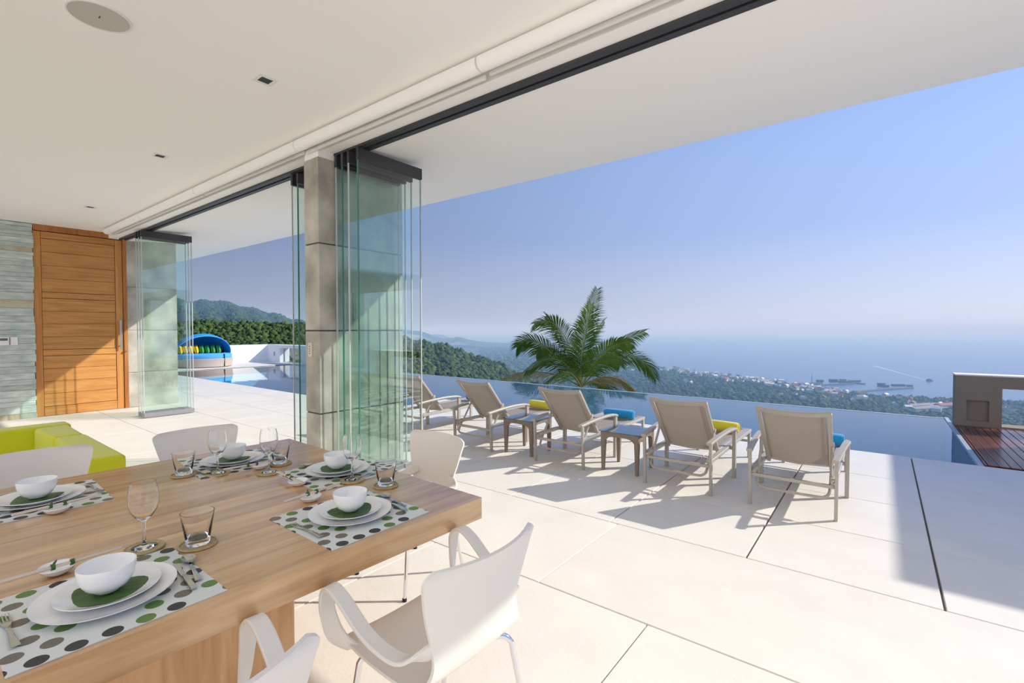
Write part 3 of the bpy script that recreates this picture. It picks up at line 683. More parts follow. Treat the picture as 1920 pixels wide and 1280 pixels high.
# ------------------------------------------------------------------ sun loungers
def make_lounger():
    t = thing('sun_lounger', 'x', 'sun lounger', group='sun loungers facing the pool')
    HW = .305
    for s in (1, -1):
        MB().bar((s * (HW + .005), -.02, .468), (s * .308, .005, 0), .024, .035, up=(0, 1, 0)).build('leg', 'alu', t, bevel=.003)
        MB().bar((s * (HW + .04), .70, .492), (s * (HW + .04), .70, 0), .05, .032, up=(1, 0, 0)).build('leg', 'alu', t, bevel=.003)
        MB().bar((s * .29, 1.66, .31), (s * .29, 1.66, 0), .045, .028, up=(1, 0, 0)).build('leg', 'alu', t, bevel=.003)
        am = smooth_path([(s * (HW + .0), -.06, .478), (s * (HW + .012), .12, .497), (s * (HW + .03), .42, .514), (s * (HW + .04), .64, .508), (s * (HW + .04), .725, .488)], 4)
        MB().ribbon(am, [(1, 0, 0)] * len(am), [.05] * len(am), .026).build('armrest', 'alu', t)
        MB().bar((s * (HW - .025), -.0, .285), (s * (HW - .025), .10, .31), .022, .05).build('side_bracket', 'alu', t, bevel=.003)
        MB().bar((s * (HW - .018), .02, .305), (s * (HW - .018), 1.68, .318), .05, .034).build('side_rail', 'alu', t, bevel=.004)
        MB().bar((s * (HW - .0), .70, .30), (s * (HW + .04), .70, .30), .03, .03, up=(0, 1, 0)).build('side_stay', 'alu', t, bevel=.003)
    MB().bar((-HW, 1.665, .318), (HW, 1.665, .318), .045, .03).build('foot_rail', 'alu', t, bevel=.004)
    MB().bar((-HW, .012, .262), (HW, .012, .262), .028, .028).build('rear_rail', 'alu', t, bevel=.004)
    MB().bar((-.28, 1.62, .2), (.28, 1.62, .2), .025, .025).build('foot_stretcher', 'alu', t, bevel=.003)
    # bed sling and its edge slats
    MB().box(-.225, .225, .47, 1.645, .321, .326).build('bed_sling', 'sling', t, smooth=False)
    for s in (1, -1): MB().box(s * .245 - .02, s * .245 + .02, .45, 1.65, .316, .331).build('bed_slat', 'alu', t, bevel=.003)
    # backrest, leaning back over the rear legs
    hy, hz, ty, tz = .455, .318, .0, .835
    dv = Vector((0, ty - hy, tz - hz)); ln = dv.length; dv.normalize(); nrm = Vector((0, -dv.z, dv.y))
    pt = lambda x, f, sag=0: Vector((x, hy, hz)) + dv * (ln * f) - Vector((0, nrm.y, nrm.z)) * sag
    br = MB(); nu, nv = 8, 8; V = []; F_ = []
    for sd_ in (0, .004):
        for i in range(nv + 1):
            for j in range(nu + 1):
                u = -1 + 2 * j / nu; V.append(pt(u * .232, .02 + .965 * i / nv, -.016 * (1 - u * u) + sd_))
    N = (nu + 1) * (nv + 1)
    for i in range(nv):
        for j in range(nu):
            a = i * (nu + 1) + j; q = (a, a + 1, a + nu + 2, a + nu + 1); F_.append(q); F_.append(tuple(x + N for x in q[::-1]))
    br._add(V, F_); br.build('back_sling', 'sling', t)
    for s in (1, -1):
        MB().bar(pt(s * .243, -.05), pt(s * .256, 1.0), .032, .03, up=(0, 1, .9)).build('back_side', 'alu', t, bevel=.004)
        MB().bar(pt(s * .205, .02, .016), pt(s * .214, .97, .016), .012, .012, up=(0, 1, .9)).build('sling_rod', 'alu', t, bevel=.002)
        MB().lathe([(0, -.012), (.022, -.012), (.022, .012), (0, .012)], 12, M=Matrix.Translation(pt(s * .262, .42, .01)) @ Matrix.Rotation(R(90), 4, 'Y')).build('pivot', 'alu', t)
    cv = smooth_path([pt(-.268, 1.0), pt(-.13, 1.0, -.022), pt(0, 1.0, -.03), pt(.13, 1.0, -.022), pt(.268, 1.0)], 4)
    MB().ribbon(cv, [(0, dv.y, dv.z)] * len(cv), [.04] * len(cv), .03).build('top_rail', 'alu', t)
    MB().tube([pt(-.245, .0, .006), pt(0, .0, -.012), pt(.245, .0, .006)], .014, 8).build('bottom_rail', 'alu', t)
    a, b = pt(-.262, .42, .012), pt(.262, .42, .012)
    up_ = smooth_path([a, (-.264, .14, .36), (-.262, .03, .215), (-.235, .0, .178), (-.19, -.005, .168), (0, -.006, .165), (.19, -.005, .168), (.235, .0, .178), (.262, .03, .215), (.264, .14, .36), b], 4)
    MB().tube(up_, .0115, 8).build('back_support', 'alu', t)
    return t
lg = make_lounger()
LX = [-.575, -1.515, -2.82, -4.10, -5.36]
llab = ['taupe sling sun lounger with blue towel, nearest the wooden deck', 'taupe sling sun lounger with yellow towel, second from the deck', 'taupe sling sun lounger with blue towel, between the two side tables',
        'taupe sling sun lounger with yellow towel, second from the folded glass', 'taupe sling sun lounger half behind the folded glass panels']
tl = []
for i, x in enumerate(LX):
    o = lg if i == 0 else copy_tree(lg); o.location = (x, 4.51, 0); o['label'] = llab[i]
    if 'tw' not in SH:
        tw = thing('rolled_towel', '', 'towel', group='rolled pool towels')
        prof = [(.0, -.2), (.03, -.205), (.052, -.196), (.06, -.17), (.062, 0), (.06, .17), (.052, .196), (.03, .205), (0, .2)]
        rl = MB().lathe(prof, 22, M=Matrix.Rotation(R(90), 4, 'Y')).build('roll', 'towel_blue', tw)
        sp_ = []
        for k in range(40):
            q = k / 39 * 5 * math.pi; sp_.append((.206 - .0 * k, (.008 + .046 * k / 39) * math.cos(q), (.008 + .046 * k / 39) * math.sin(q)))
        for s in (1, -1): MB().tube([(a * s, b, c) for a, b, c in sp_], .0022, 4).build('rolled_edge', 'towel_blue', tw)
        SH['tw'] = tw
    else: tw = copy_tree(SH['tw'])
    tw.location = (x + [.09, .05, .09, .12, .12][i], 4.51 + [1.3, 1.33, 1.36, 1.36, 1.36][i], .331 + .0625); tw.rotation_euler = (0, 0, R([3, -4, 3, -3, 2][i]))
    tl.append(tw); tw['label'] = ['bright blue', 'bright yellow', 'bright blue', 'bright yellow', 'bright blue'][i] + ' rolled towel on the lounger ' + ['nearest the wooden deck', 'second from the wooden deck', 'between the two side tables', 'second from the folded glass', 'half behind the folded glass'][i]
yellow = None
for i in (1, 3):
    for ch in tl[i].children:
        if yellow is None or ch.name.split('.')[0] not in yellow:
            yellow = yellow or {}; me = ch.data.copy(); me.materials.clear(); me.materials.append(MATS['towel_yellow']); yellow[ch.name.split('.')[0]] = me
        ch.data = yellow[ch.name.split('.')[0]]

# ------------------------------------------------------------------ woven side tables
def make_side():
    t = thing('side_table', 'x', 'side table', group='woven side tables between the loungers')
    a, h = .215, .415
    for sx in (1, -1):
        for sy in (1, -1):
            MB()._add([(sx * (a - .0) - sx * .0, sy * a, h), (sx * (a - .055), sy * a, h), (sx * (a - .055), sy * (a - .055), h), (sx * a, sy * (a - .055), h),
                       (sx * (a - .008), sy * (a - .008), 0), (sx * (a - .04), sy * (a - .008), 0), (sx * (a - .04), sy * (a - .04), 0), (sx * (a - .008), sy * (a - .04), 0)],
                      [(0, 1, 2, 3), (7, 6, 5, 4), (0, 4, 5, 1), (1, 5, 6, 2), (2, 6, 7, 3), (3, 7, 4, 0)]).build('leg', 'rattan', t, bevel=.006)
    for s in (1, -1):
        for ax_ in (0, 1):
            pts = []; n = 14; m = MB()
            for i in range(n + 1):
                u = -1 + 2 * i / n; pts.append((u * (a - .05), h - .045 - .045 * abs(u) ** 5))
            poly = [(-(a - .05), h)] + [(x, z_) for x, z_ in pts] + [((a - .05), h)]
            Mx = Matrix.Rotation(R(90), 4, 'X') if ax_ == 0 else Matrix.Rotation(R(90), 4, 'Z') @ Matrix.Rotation(R(90), 4, 'X')
            m.prism(poly, s * (a - .024) - .02, s * (a - .024) + .02, M=Mx); m.build('apron', 'rattan', t)
    MB().box(-a + .02, a - .02, -a + .02, a - .02, h - .02, h - .004).build('panel', 'rattan', t)
    MB().box(-a - .012, a + .012, -a - .012, a + .012, h + .0015, h + .0095).build('glass_top', 'table_glass', t, bevel=.002, smooth=False)
    return t
st = make_side(); st.location = (-2.165, 4.86, 0); st['label'] = 'woven side table with glass top, beside the yellow towel lounger near the deck'
s2 = copy_tree(st); s2.location = (-3.455, 4.81, 0); s2['label'] = 'woven side table with glass top, farther from the wooden deck'
# ------------------------------------------------------------------ pool
ZW = -.03
bs_ = MB()
bs_.box(XPL, XPR, YPL, YFAR, -1.5, -1.35)                       # bottom
bs_.box(XPL - .2, XPL, YPL, YFAR, -1.5, -.031); bs_.box(XPR, XPR + .05, YP, YFAR, -1.5, -.031)
bs_.box(XPL, XSTEP, YPL - .2, YPL, -1.5, -.031); bs_.box(XSTEP, XPR, YP - .2, YP, -1.5, -.031); bs_.box(XSTEP - .0, XSTEP + .2, YPL - .2, YP - .2, -1.5, -.031)
pool = struct(bs_.build('pool_basin', 'pool_tile', smooth=False), 'blue tiled basin of the infinity pool')
MB().box(XPL - .2, XPR + .06, YFAR, YFAR + .09, -1.9, ZW + .006).build('overflow_rim', 'pool_rim', pool, bevel=.01)
MB().box(XPR, XPR + .05, YP, YFAR + .09, -.031, -.012).build('side_rim', 'pool_rim', pool, smooth=False)
wm = MB(); wm.prism([(XPL, YPL), (XSTEP, YPL), (XSTEP, YP), (XPR, YP), (XPR, YFAR), (XPL, YFAR)], ZW - .002, ZW)
wm.f = wm.f[1:2]; wm.mi = wm.mi[1:2]
wt = wm.build('pool_water', 'pool_water', smooth=False); tag(wt, 'calm blue water filling the infinity pool', 'water', None, 'stuff')

# timber deck with a low framed wall at its seaward end
dk = thing('timber_deck', 'red brown plank deck beside the pool', 'deck', (XPR + .06, 7.42, 0))
MB().box(0, 5, 0, 2.86, -.13, -.03).build('substructure', 'charcoal_dark', dk, smooth=False)
MB().box(-.004, .018, 0, 2.86, -.13, -.004).build('edge_board', 'deck_wood', dk, smooth=False)
pl = None
for k in range(48):
    if pl is None: q = pl = MB().box(-.041, .041, 0, 2.86, -.03, 0).build('plank', 'deck_wood', dk, bevel=.003, seg=1, smooth=False)
    else: q = pl.copy(); C.objects.link(q)
    q.location = (.07 + .0885 * k, 0, 0)
fw_ = struct(thing('wall_deck_frame', 'low taupe wall with niche and window opening at the end of the deck', None, (XPR + .06, 10.32, 0)))
tb = lambda x0, x1, z0, z1, y0=0, y1=.32, nm='wall_block': MB().box(x0, x1, y0, y1, z0, z1).build(nm, 'taupe', fw_, smooth=False)
tb(0, .53, .40, .78); tb(0, .135, -.1, .40); tb(.39, .53, -.1, .40); tb(.135, .39, -.1, .08); tb(.135, .39, .08, .40, .07, .32, 'niche_back')
tb(.53, 4.4, .60, .78); tb(4.4, 5.0, -.1, .78); tb(.53, 4.4, -.1, .02)
cp = MB().box(-.01, 5.0, -.01, .33, .78, .80).build('coping', 'paint_white', fw_, smooth=False)

# pavilion roof standing right of the terrace; its shade falls on the slabs
pv = thing('pool_pavilion', 'flat roofed pavilion on posts beyond the deck', 'pavilion', (3.82, 7.32, 0))
MB().box(0, 5, 0, 4.35, 2.95, 3.2).build('roof', 'paint', pv, smooth=False)
for x in (.25, 4.6):
    for y in (.3, 3.9): MB().box(x, x + .2, y, y + .2, 0, 2.95).build('post', 'taupe', pv, smooth=False)

# ------------------------------------------------------------------ white boundary walls beyond the pool
wf = struct(MB().box(-23.6, -23.2, 2.5, 11.3, 0, .80).build('wall_boundary', 'paint_white', smooth=False), 'low white boundary wall behind the blue daybed')
wf2 = struct(thing('wall_far', 'low white wall with glass opening across the far pool end', None, (-23.2, 11.06, 0)))
for x0, x1, z0, z1 in ((0, 1.15, 0, .80), (1.15, 3.0, .66, .80), (3.0, 9.3, 0, .80)): MB().box(x0, x1, 0, .45, z0, z1).build('wall_block', 'paint_white', wf2, smooth=False)
MB().box(1.15, 3.0, .20, .215, 0, .66).build('pane', 'window_glass', wf2, smooth=False)
for x in (1.15, 2.06, 2.97): MB().box(x, x + .03, .19, .225, 0, .66).build('mullion', 'brushed', wf2, smooth=False)
MB().box(.55, .72, -.004, .02, .28, .48).build('step_light', 'speaker_grey', wf2, smooth=False)
MB().box(3.5, 3.67, -.004, .02, .28, .48).build('step_light', 'speaker_grey', wf2, smooth=False)
ld = struct(MB().box(-20.6, -13.9, 10.72, 11.06, -.6, 0).build('pool_ledge', 'slab', smooth=False), 'pale ledge at the foot of the far white wall')

# ------------------------------------------------------------------ round daybed with canopy
DBX, DBY = -21.95, 7.86
db = thing('daybed', 'round wicker daybed with bright blue half-dome canopy', 'daybed', (DBX, DBY, 0))
RB = 1.02
MB().lathe([(0, .02), (RB * .98, .02), (RB, .04), (RB * 1.03, .34), (RB * 1.0, .36), (0, .36)], 48).build('base', 'wicker', db)
MB().lathe([(0, .36), (RB * .98, .36), (RB * 1.0, .40), (RB * .99, .50), (RB * .95, .53), (0, .53)], 48).build('mattress', 'mattress_blue', db)
MB().box(RB * .80, RB * .955, .42, .43, .03, .53).build('seam', 'rubber', db, smooth=False)
# canopy: part of a dome, open towards the house
m = MB(); V = []; F_ = []; na, ne = 28, 9
for sh2 in (0, .02):
    for i in range(ne + 1):
        tilt = R(62) + R(112) * i / ne            # arcs swung back from the front hoop
        for j in range(na + 1):
            a = math.pi * j / na
            r = 1.03 - sh2
            y = -r * math.cos(a); q = r * math.sin(a) * .82
            V.append((q * math.cos(tilt) * 1.05 - .02, y, .50 + q * math.sin(tilt)))
N = (ne + 1) * (na + 1)
for i in range(ne):
    for j in range(na):
        a = i * (na + 1) + j; f = (a, a + 1, a + na + 2, a + na + 1); F_.append(f); F_.append(tuple(x + N for x in f[::-1]))
m._add(V, F_); cnp = m.build('canopy', 'canopy_blue', db)
hoop = [(.82 * 1.03 * math.sin(math.pi * j / 24) * math.cos(R(62)) * 1.05 - .02, -1.035 * math.cos(math.pi * j / 24), .50 + .82 * 1.03 * math.sin(math.pi * j / 24) * math.sin(R(62))) for j in range(25)]
MB().tube(hoop, .016, 8).build('hoop', 'mattress_blue', cnp)
MB().lathe([(.80, 0), (.98, 0), (.98, .26), (.80, .20)], 24, c=(0, 0, .53), closed=True, a0=R(110), a1=R(250)).build('back_bolster', 'charcoal', db)
cols = ['yellow'] * 4 + ['green'] * 4
def cushion_mb(w, h, t):
    m = MB(); n = 8; V = []; F_ = []
    for s in (1, -1):
        for i in range(n + 1):
            for j in range(n + 1):
                u = -1 + 2 * i / n; v = -1 + 2 * j / n; d = .12 + .88 * max(0, (1 - u ** 6) * (1 - v ** 6)) ** .5
                V.append((s * t * d, u * w * (1 - .06 * (1 - abs(v))), v * h * (1 - .06 * (1 - abs(u)))))
    N = (n + 1) ** 2
    for i in range(n):
        for j in range(n):
            a = i * (n + 1) + j; f = (a, a + 1, a + n + 2, a + n + 1); F_.append(f[::-1]); F_.append(tuple(x + N for x in f))
    m._add(V, F_); return m
cyl = {}
for i in range(8):
    cn = cols[i]
    if cn not in cyl: o = cyl[cn] = cushion_mb(.15, .17, .078).build('cushion', 'cushion_' + cn)
    else: o = cyl[cn].copy(); C.objects.link(o)
    yy = DBY - .78 + .2 * i; o.location = (DBX - .22 + .10 * (abs(i - 3.5) / 3.5) ** 2, yy, .715); o.rotation_euler = (R(12), R(-8), R(70))
    tag(o, ('sunny yellow cushion propped on the blue daybed' if cn == 'yellow' else 'leaf green cushion propped on the blue daybed'), 'cushion', '%s daybed cushions' % cn)

# ------------------------------------------------------------------ palm below the pool edge
PZ = 21.0; pb = col_z(1090, PZ, 0); PMX = PZ / FPX
def pp(px, py, df=0):   # a point near the crown, measured in metres around the palm's own axis
    return _rt * ((px - 1090) * PMX) + Vector((0, 0, -(py - 618) * PMX + HCAM)) + _fh * df
palm = thing('coconut_palm', 'coconut palm rising just beyond the pool edge', 'palm tree', (pb.x, pb.y, 0))
cz = pp(1090, 726).z
MB().tube(smooth_path([(.5, .9, cz - 9), (.25, .4, cz - 5), (.05, .1, cz - 1.5), (0, 0, cz - .1)], 5), [.22 - .006 * i for i in range(16)], 12).build('trunk', 'trunk', palm)
def frond(tip, mid, twist, old=0, seed=0, nl=60, ll=1.0):
    rr = random.Random(seed)
    b0 = Vector((0, 0, cz)); path = []
    c1 = 2 * mid - (b0 + tip) / 2
    n = 26
    for i in range(n + 1):
        t = i / n; path.append(b0 * (1 - t) ** 2 + c1 * 2 * t * (1 - t) + tip * t * t)
    fr = MB().tube(path, [.028 * (1 - .85 * i / n) + .003 for i in range(n + 1)], 5).build('frond', 'palm_leaf_old' if old else 'rachis', palm)
    m = MB(); total = sum((path[i + 1] - path[i]).length for i in range(n))
    for k in range(nl):
        t = .14 + .86 * k / (nl - 1); f = t * n; i = min(int(f), n - 1); p = path[i].lerp(path[i + 1], f - i)
        T = (path[i + 1] - path[i]).normalized(); sdv = T.cross(Vector((0, 0, 1)))
        if sdv.length < .05: sdv = _rt.copy()
        sdv.normalize(); sdv = Matrix.Rotation(twist, 3, T) @ sdv
        lw = ll * (math.sin(math.pi * (.12 + .80 * t)) ** .7) * (.9 + .2 * rr.random())
        for s in (1, -1):
            d = (sdv * s * .85 + T * (.55 + .5 * t) + Vector((0, 0, -.12 + rr.uniform(-.08, .08)))).normalized()
            wv = (T - d * T.dot(d)).normalized() * .021
            q0 = p; q1 = p + d * lw * .55 + Vector((0, 0, -.05 * lw)); q2 = p + d * lw + Vector((0, 0, -.26 * lw))
            m._add([q0 - wv * .6, q0 + wv * .6, q1 + wv, q1 - wv, q2], [(0, 1, 2, 3), (3, 2, 4)])
    m.build('leaflets', 'palm_leaf_old' if old else 'palm_leaf', fr, smooth=False)
fr_spec = [((1122, 542, .4), (1098, 640, .2), 35, 0), ((1002, 606, -.6), (1052, 622, -.3), 40, 0), ((970, 650, .2), (1018, 648, .2), 55, 0), ((985, 690, -1.2), (1042, 672, -.8), 35, 0),
           ((930, 716, -.2), (1008, 697, 0), 20, 1), ((1210, 622, .3), (1142, 660, .2), -45, 0), ((1230, 708, .0), (1175, 668, .2), -40, 0), ((1186, 738, -.8), (1145, 706, -.5), -25, 1),
           ((1150, 600, 2.2), (1112, 650, 1.0), -60, 0), ((1030, 590, 1.8), (1058, 640, .8), 60, 0), ((1000, 735, -1.6), (1050, 693, -1.0), 30, 0),
           ((1165, 640, -1.4), (1122, 662, -.8), -50, 0), ((1180, 690, 1.8), (1140, 670, 1.0), -35, 0), ((1010, 668, 2.0), (1050, 660, 1.0), 40, 0), ((1100, 575, -.8), (1088, 655, -.5), -30, 0), ((1158, 752, .6), (1128, 716, .4), -20, 0)]
for i, (t, md, tw_, old) in enumerate(fr_spec): frond(pp(*t), pp(*md), R(tw_), old, i)

# ------------------------------------------------------------------ the land and the sea below
ZSEA = -168.0
bmi = bmesh.new(); bmesh.ops.create_icosphere(bmi, subdivisions=1, radius=1); ICO_V = np.array([v.co[:] for v in bmi.verts]); ICO_F = np.array([[v.index for v in f.verts] for f in bmi.faces])
bm2 = bmesh.new(); bmesh.ops.create_icosphere(bm2, subdivisions=2, radius=1); ICO2_V = np.array([v.co[:] for v in bm2.verts]); ICO2_F = np.array([[v.index for v in f.verts] for f in bm2.faces])
OCT_V = np.array([(1, 0, 0), (0, 1, 0), (-1, 0, 0), (0, -1, 0), (0, 0, 1.0), (0, 0, -.6), (.75, .75, .35), (-.75, .75, .3), (-.75, -.75, .35), (.75, -.75, .3)])
OCT_F = np.array([(0, 6, 4), (6, 1, 4), (1, 7, 4), (7, 2, 4), (2, 8, 4), (8, 3, 4), (3, 9, 4), (9, 0, 4), (0, 5, 6), (6, 5, 1), (1, 5, 7), (7, 5, 2), (2, 5, 8), (8, 5, 3), (3, 5, 9), (9, 5, 0)])
def blobs(name, pos, rad, mat, BV, BF, label, jit=.25, flat=.85):
    n = len(pos); pos = np.array(pos); rad = np.array(rad)
    rs = np.random.RandomState(n); J = 1 + rs.uniform(-jit, jit, (n, len(BV), 1))
    ang = rs.uniform(0, 6.28, n); ca, sa = np.cos(ang), np.sin(ang)
    B = np.repeat(BV[None], n, 0) * J
    X = B[:, :, 0] * ca[:, None] - B[:, :, 1] * sa[:, None]; Y = B[:, :, 0] * sa[:, None] + B[:, :, 1] * ca[:, None]
    V = np.stack([X, Y, B[:, :, 2] * (flat * rs.uniform(.8, 1.3, (n, 1)))], 2) * rad[:, None, None] + pos[:, None, :]
    F_ = BF[None] + (np.arange(n) * len(BV))[:, None, None]
    me = bpy.data.meshes.new(name); nv = n * len(BV); nf = n * len(BF)
    me.vertices.add(nv); me.vertices.foreach_set('co', V.reshape(-1).astype('f4'))
    me.loops.add(nf * 3); me.loops.foreach_set('vertex_index', F_.reshape(-1).astype('i4'))
    me.polygons.add(nf); me.polygons.foreach_set('loop_start', np.arange(0, nf * 3, 3, dtype='i4'))
    me.update(); me.validate()
    at = me.attributes.new('tone', 'FLOAT', 'POINT'); at.data.foreach_set('value', np.repeat(rs.beta(2, 2, n), len(BV)).astype('f4'))
    me.materials.append(MATS[mat]); ob = bpy.data.objects.new(name, me); C.objects.link(ob)
    return tag(ob, label, 'forest', None, 'stuff')
def grid_land(name, pxs, zs, hf, mat, label, cat='hill', jitter=0):
    V = []; F_ = []; n = len(zs)
    for px in pxs:
        for z_ in zs: V.append(col_z(px, z_, hf(px, z_)))
    for i in range(len(pxs) - 1):
        for j in range(n - 1): F_.append((i * n + j, (i + 1) * n + j, (i + 1) * n + j + 1, i * n + j + 1))
    m = MB(); m._add(V, F_); return tag(m.build(name, mat), label, cat)
def interp(x, pts):
    if x <= pts[0][0]: return pts[0][1]
    for (a, b), (c, d) in zip(pts[:-1], pts[1:]):
        if x <= c: return b + (d - b) * (x - a) / (c - a)
    return pts[-1][1]
def wob(px, k, s=0): return math.sin(px * .031 * k + s) * .6 + math.sin(px * .083 * k + 1.7 + s) * .4
rs = np.random.RandomState(3)
def yz(y, z_): return HCAM - (y - 618) / FPX * z_
# wooded slope right behind the white wall
cr1 = [(60, 592), (250, 596), (360, 602), (420, 605), (470, 604), (545, 606), (620, 610), (700, 622), (780, 650)]
def h1(px, z_): return yz(interp(px, cr1), 255) - abs(255 - z_) * (.16 if z_ < 255 else .4) - 1.0
grid_land('wooded_slope', range(40, 800, 20), [40, 70, 100, 130, 160, 190, 220, 255, 300], h1, 'forest_floor', 'dark wooded slope rising behind the white boundary wall')
ps = []; rd = []
for k in range(11000):
    px = rs.uniform(60, 790); z_ = 105 + 165 * rs.uniform(0, 1) ** .8; r = rs.uniform(.5, 1.5); ps.append(tuple(col_z(px, z_, h1(px, z_) + r * .3))); rd.append(r)
blobs('slope_trees', ps, rd, 'crowns', OCT_V, OCT_F, 'dense dark green trees covering the slope behind the white wall', .5, 1.1)
# mountain
cr2 = [(60, 585), (200, 566), (300, 560), (345, 561), (375, 563), (410, 566), (425, 570), (455, 571), (490, 578), (515, 588), (545, 600), (600, 612), (680, 622), (760, 630), (800, 650)]
def h2(px, z_): return yz(interp(px, cr2) + 2 + 1.2 * wob(px, 1), 1500) - abs(1500 - z_) * (.11 if z_ < 1500 else .3) + 9 * wob(px, 1.6, z_ * .004)
grid_land('forest_mountain', range(40, 820, 10), [700, 850, 1000, 1100, 1200, 1300, 1400, 1500, 1650], h2, 'forest_floor', 'blue green forested mountain behind the daybed')
ps = []; rd = []
for k in range(15000):
    px = rs.uniform(60, 800); z_ = 850 + 660 * rs.uniform(0, 1) ** .7; r = rs.uniform(2, 5.5); ps.append(tuple(col_z(px, z_, h2(px, z_) + r * .2))); rd.append(r)
blobs('mountain_trees', ps, rd, 'crowns_far', OCT_V, OCT_F, 'bluish forest canopy clothing the far mountain', .3)
# palm covered ridge
cr3 = [(480, 640), (640, 636), (740, 634), (795, 638), (850, 652), (900, 667), (930, 680), (970, 700), (1010, 716), (1070, 742), (1150, 780)]
def h3(px, z_): return yz(interp(px, cr3) + 5, 640) - (640 - z_) * .19 * (1 if z_ < 640 else -2) + 2.5 * wob(px, 2, z_ * .01)
grid_land('palm_ridge', range(480, 1160, 10), [180, 260, 340, 420, 500, 570, 640, 760], h3, 'forest_floor', 'green ridge sloping down behind the infinity pool')
ps = []; rd = []
for k in range(9500):
    px = rs.uniform(640, 1120); z_ = 240 + 410 * rs.uniform(0, 1) ** .75; r = rs.uniform(1.6, 3.6); ps.append(tuple(col_z(px, z_, h3(px, z_) + r * .6))); rd.append(r)
blobs('ridge_trees', ps, rd, 'crowns', OCT_V, OCT_F, 'palm and broadleaf canopy on the ridge behind the pool', .45, 1.1)
# coastal plain
coast = [(700, 646), (900, 648), (960, 650), (1000, 655), (1080, 664), (1150, 675), (1225, 686), (1300, 700), (1400, 712), (1480, 724), (1560, 737), (1640, 745), (1700, 749), (1790, 753), (1920, 759), (2100, 768), (2400, 780)]
def zc(px): return -(ZSEA - HCAM) * FPX / (interp(px, coast) + 1.0 * wob(px, 3) - 618)
def h4(px, f): return ZSEA + 1 + 14 * (1 - f) ** .6 + 2 * wob(px, 2, f * 9)
V = []; F_ = []; pxs = list(range(700, 2400, 10)); fs = [0, .1, .2, .3, .4, .5, .6, .7, .8, .88, .94, .98, 1.0, 1.004]
for px in pxs:
    zz = zc(px)
    for f in fs: V.append(col_z(px, 420 + (zz - 420) * f, h4(px, f) if f <= 1 else ZSEA - 3))
n = len(fs)
for i in range(len(pxs) - 1):
    for j in range(n - 1): F_.append((i * n + j, (i + 1) * n + j, (i + 1) * n + j + 1, i * n + j + 1))
m = MB(); m._add([tuple(q) for q in V], F_); m.f = [f if len(f) else f for f in m.f]
tag(m.build('coastal_plain', 'plain_ground'), 'wooded coastal plain far below the pool', 'land')
ps = []; rd = []
for k in range(15000):
    px = rs.uniform(900, 2150); f = .25 + .745 * rs.uniform(0, 1) ** .8; z_ = 420 + (zc(px) - 420) * f; r = rs.uniform(3, 7.5) * (1 if px > 1150 else 1.3); ps.append(tuple(col_z(px, z_, h4(px, f) + r * .4))); rd.append(r)
blobs('plain_trees', ps, rd, 'crowns_far', OCT_V, OCT_F, 'dark tree canopy spread over the coastal plain', .35)
# far headlands
cr5 = [(600, 600), (700, 612), (790, 621), (805, 626), (815, 630), (835, 634), (850, 633.5), (857, 630.5), (868, 633), (880, 637), (910, 641), (950, 643), (985, 641), (1010, 647), (1040, 652)]
grid_land('headland', range(600, 1045, 5), [4300, 4600, 4900, 5200, 5600], lambda px, z_: (max(ZSEA - 2, yz(interp(px, cr5), 4900) - abs(4900 - z_) * .06)), 'plain_ground', 'hazy blue headland running out into the bay')
cr6 = [(780, 632), (806, 630), (815, 626.5), (830, 627), (842, 632), (850, 636)]
grid_land('island', range(780, 852, 4), [7000, 7400, 7800, 8400], lambda px, z_: max(ZSEA - 2, yz(interp(px, cr6), 7400) - abs(7400 - z_) * .05), 'plain_ground', 'pale distant island hump beyond the headland')
sea = MB(); V = [(0, 0, 0)]; rr_ = [900, 2000, 4000, 8000, 16000, 32000]
na = 72; V = []; F_ = []
for r in rr_:
    for j in range(na): V.append((r * math.cos(2 * math.pi * j / na), r * math.sin(2 * math.pi * j / na), 0))
for i in range(len(rr_) - 1):
    for j in range(na): F_.append((i * na + j, (i + 1) * na + j, (i + 1) * na + (j + 1) % na, i * na + (j + 1) % na))
sea._add(V, F_); so2 = sea.build('sea', 'sea', loc=(0, 0, ZSEA)); tag(so2, 'wide blue sea stretching to the hazy horizon', 'sea', None, 'stuff')

# town houses along the shore
def house_mesh(wall, roofm, w=9, d=7, h=4.5, rh=2.6):
    m = MB(); m.box(-w / 2, w / 2, -d / 2, d / 2, 0, h)
    e = .5; m._add([(-w / 2 - e, -d / 2 - e, h), (w / 2 + e, -d / 2 - e, h), (w / 2 + e, d / 2 + e, h), (-w / 2 - e, d / 2 + e, h), (-w / 2 - e, 0, h + rh), (w / 2 + e, 0, h + rh)],
                   [(0, 1, 5, 4), (2, 3, 4, 5), (0, 4, 3), (1, 2, 5), (0, 3, 2, 1)], 1)
    o = m.build('town_house', ['house_wall', roofm], smooth=False); return o
kinds = [('roof_white', 'white roofed'), ('roof_red', 'red roofed'), ('roof_grey', 'grey roofed'), ('roof_brown', 'brown roofed')]
hp = {}
cnt = 0
for k in range(260):
    px = 1235 + 360 * rs.beta(1.6, 1.3) if k < 200 else rs.uniform(1180, 1900)
    f = 1 - (rs.uniform(.004, .16) if k < 200 else rs.uniform(.02, .35)); z_ = 420 + (zc(px) - 420) * f
    kd = kinds[rs.choice(4, p=[.5, .1, .2, .2])]
    if kd[0] not in hp: o = hp[kd[0]] = house_mesh('house_wall', kd[0])
    else: o = hp[kd[0]].copy(); C.objects.link(o)
    sc = rs.uniform(.8, 1.6); p = col_z(px, z_, h4(px, f) + rs.uniform(4, 9)); o.location = (p.x, p.y, p.z); o.scale = (sc, sc, sc * .9); o.rotation_euler = (0, 0, rs.uniform(0, 3.14))
    tag(o, 'tiny pale house with %s roof in the coastal town' % kd[1].split()[0], 'house', kd[1] + ' town houses')
hs = None
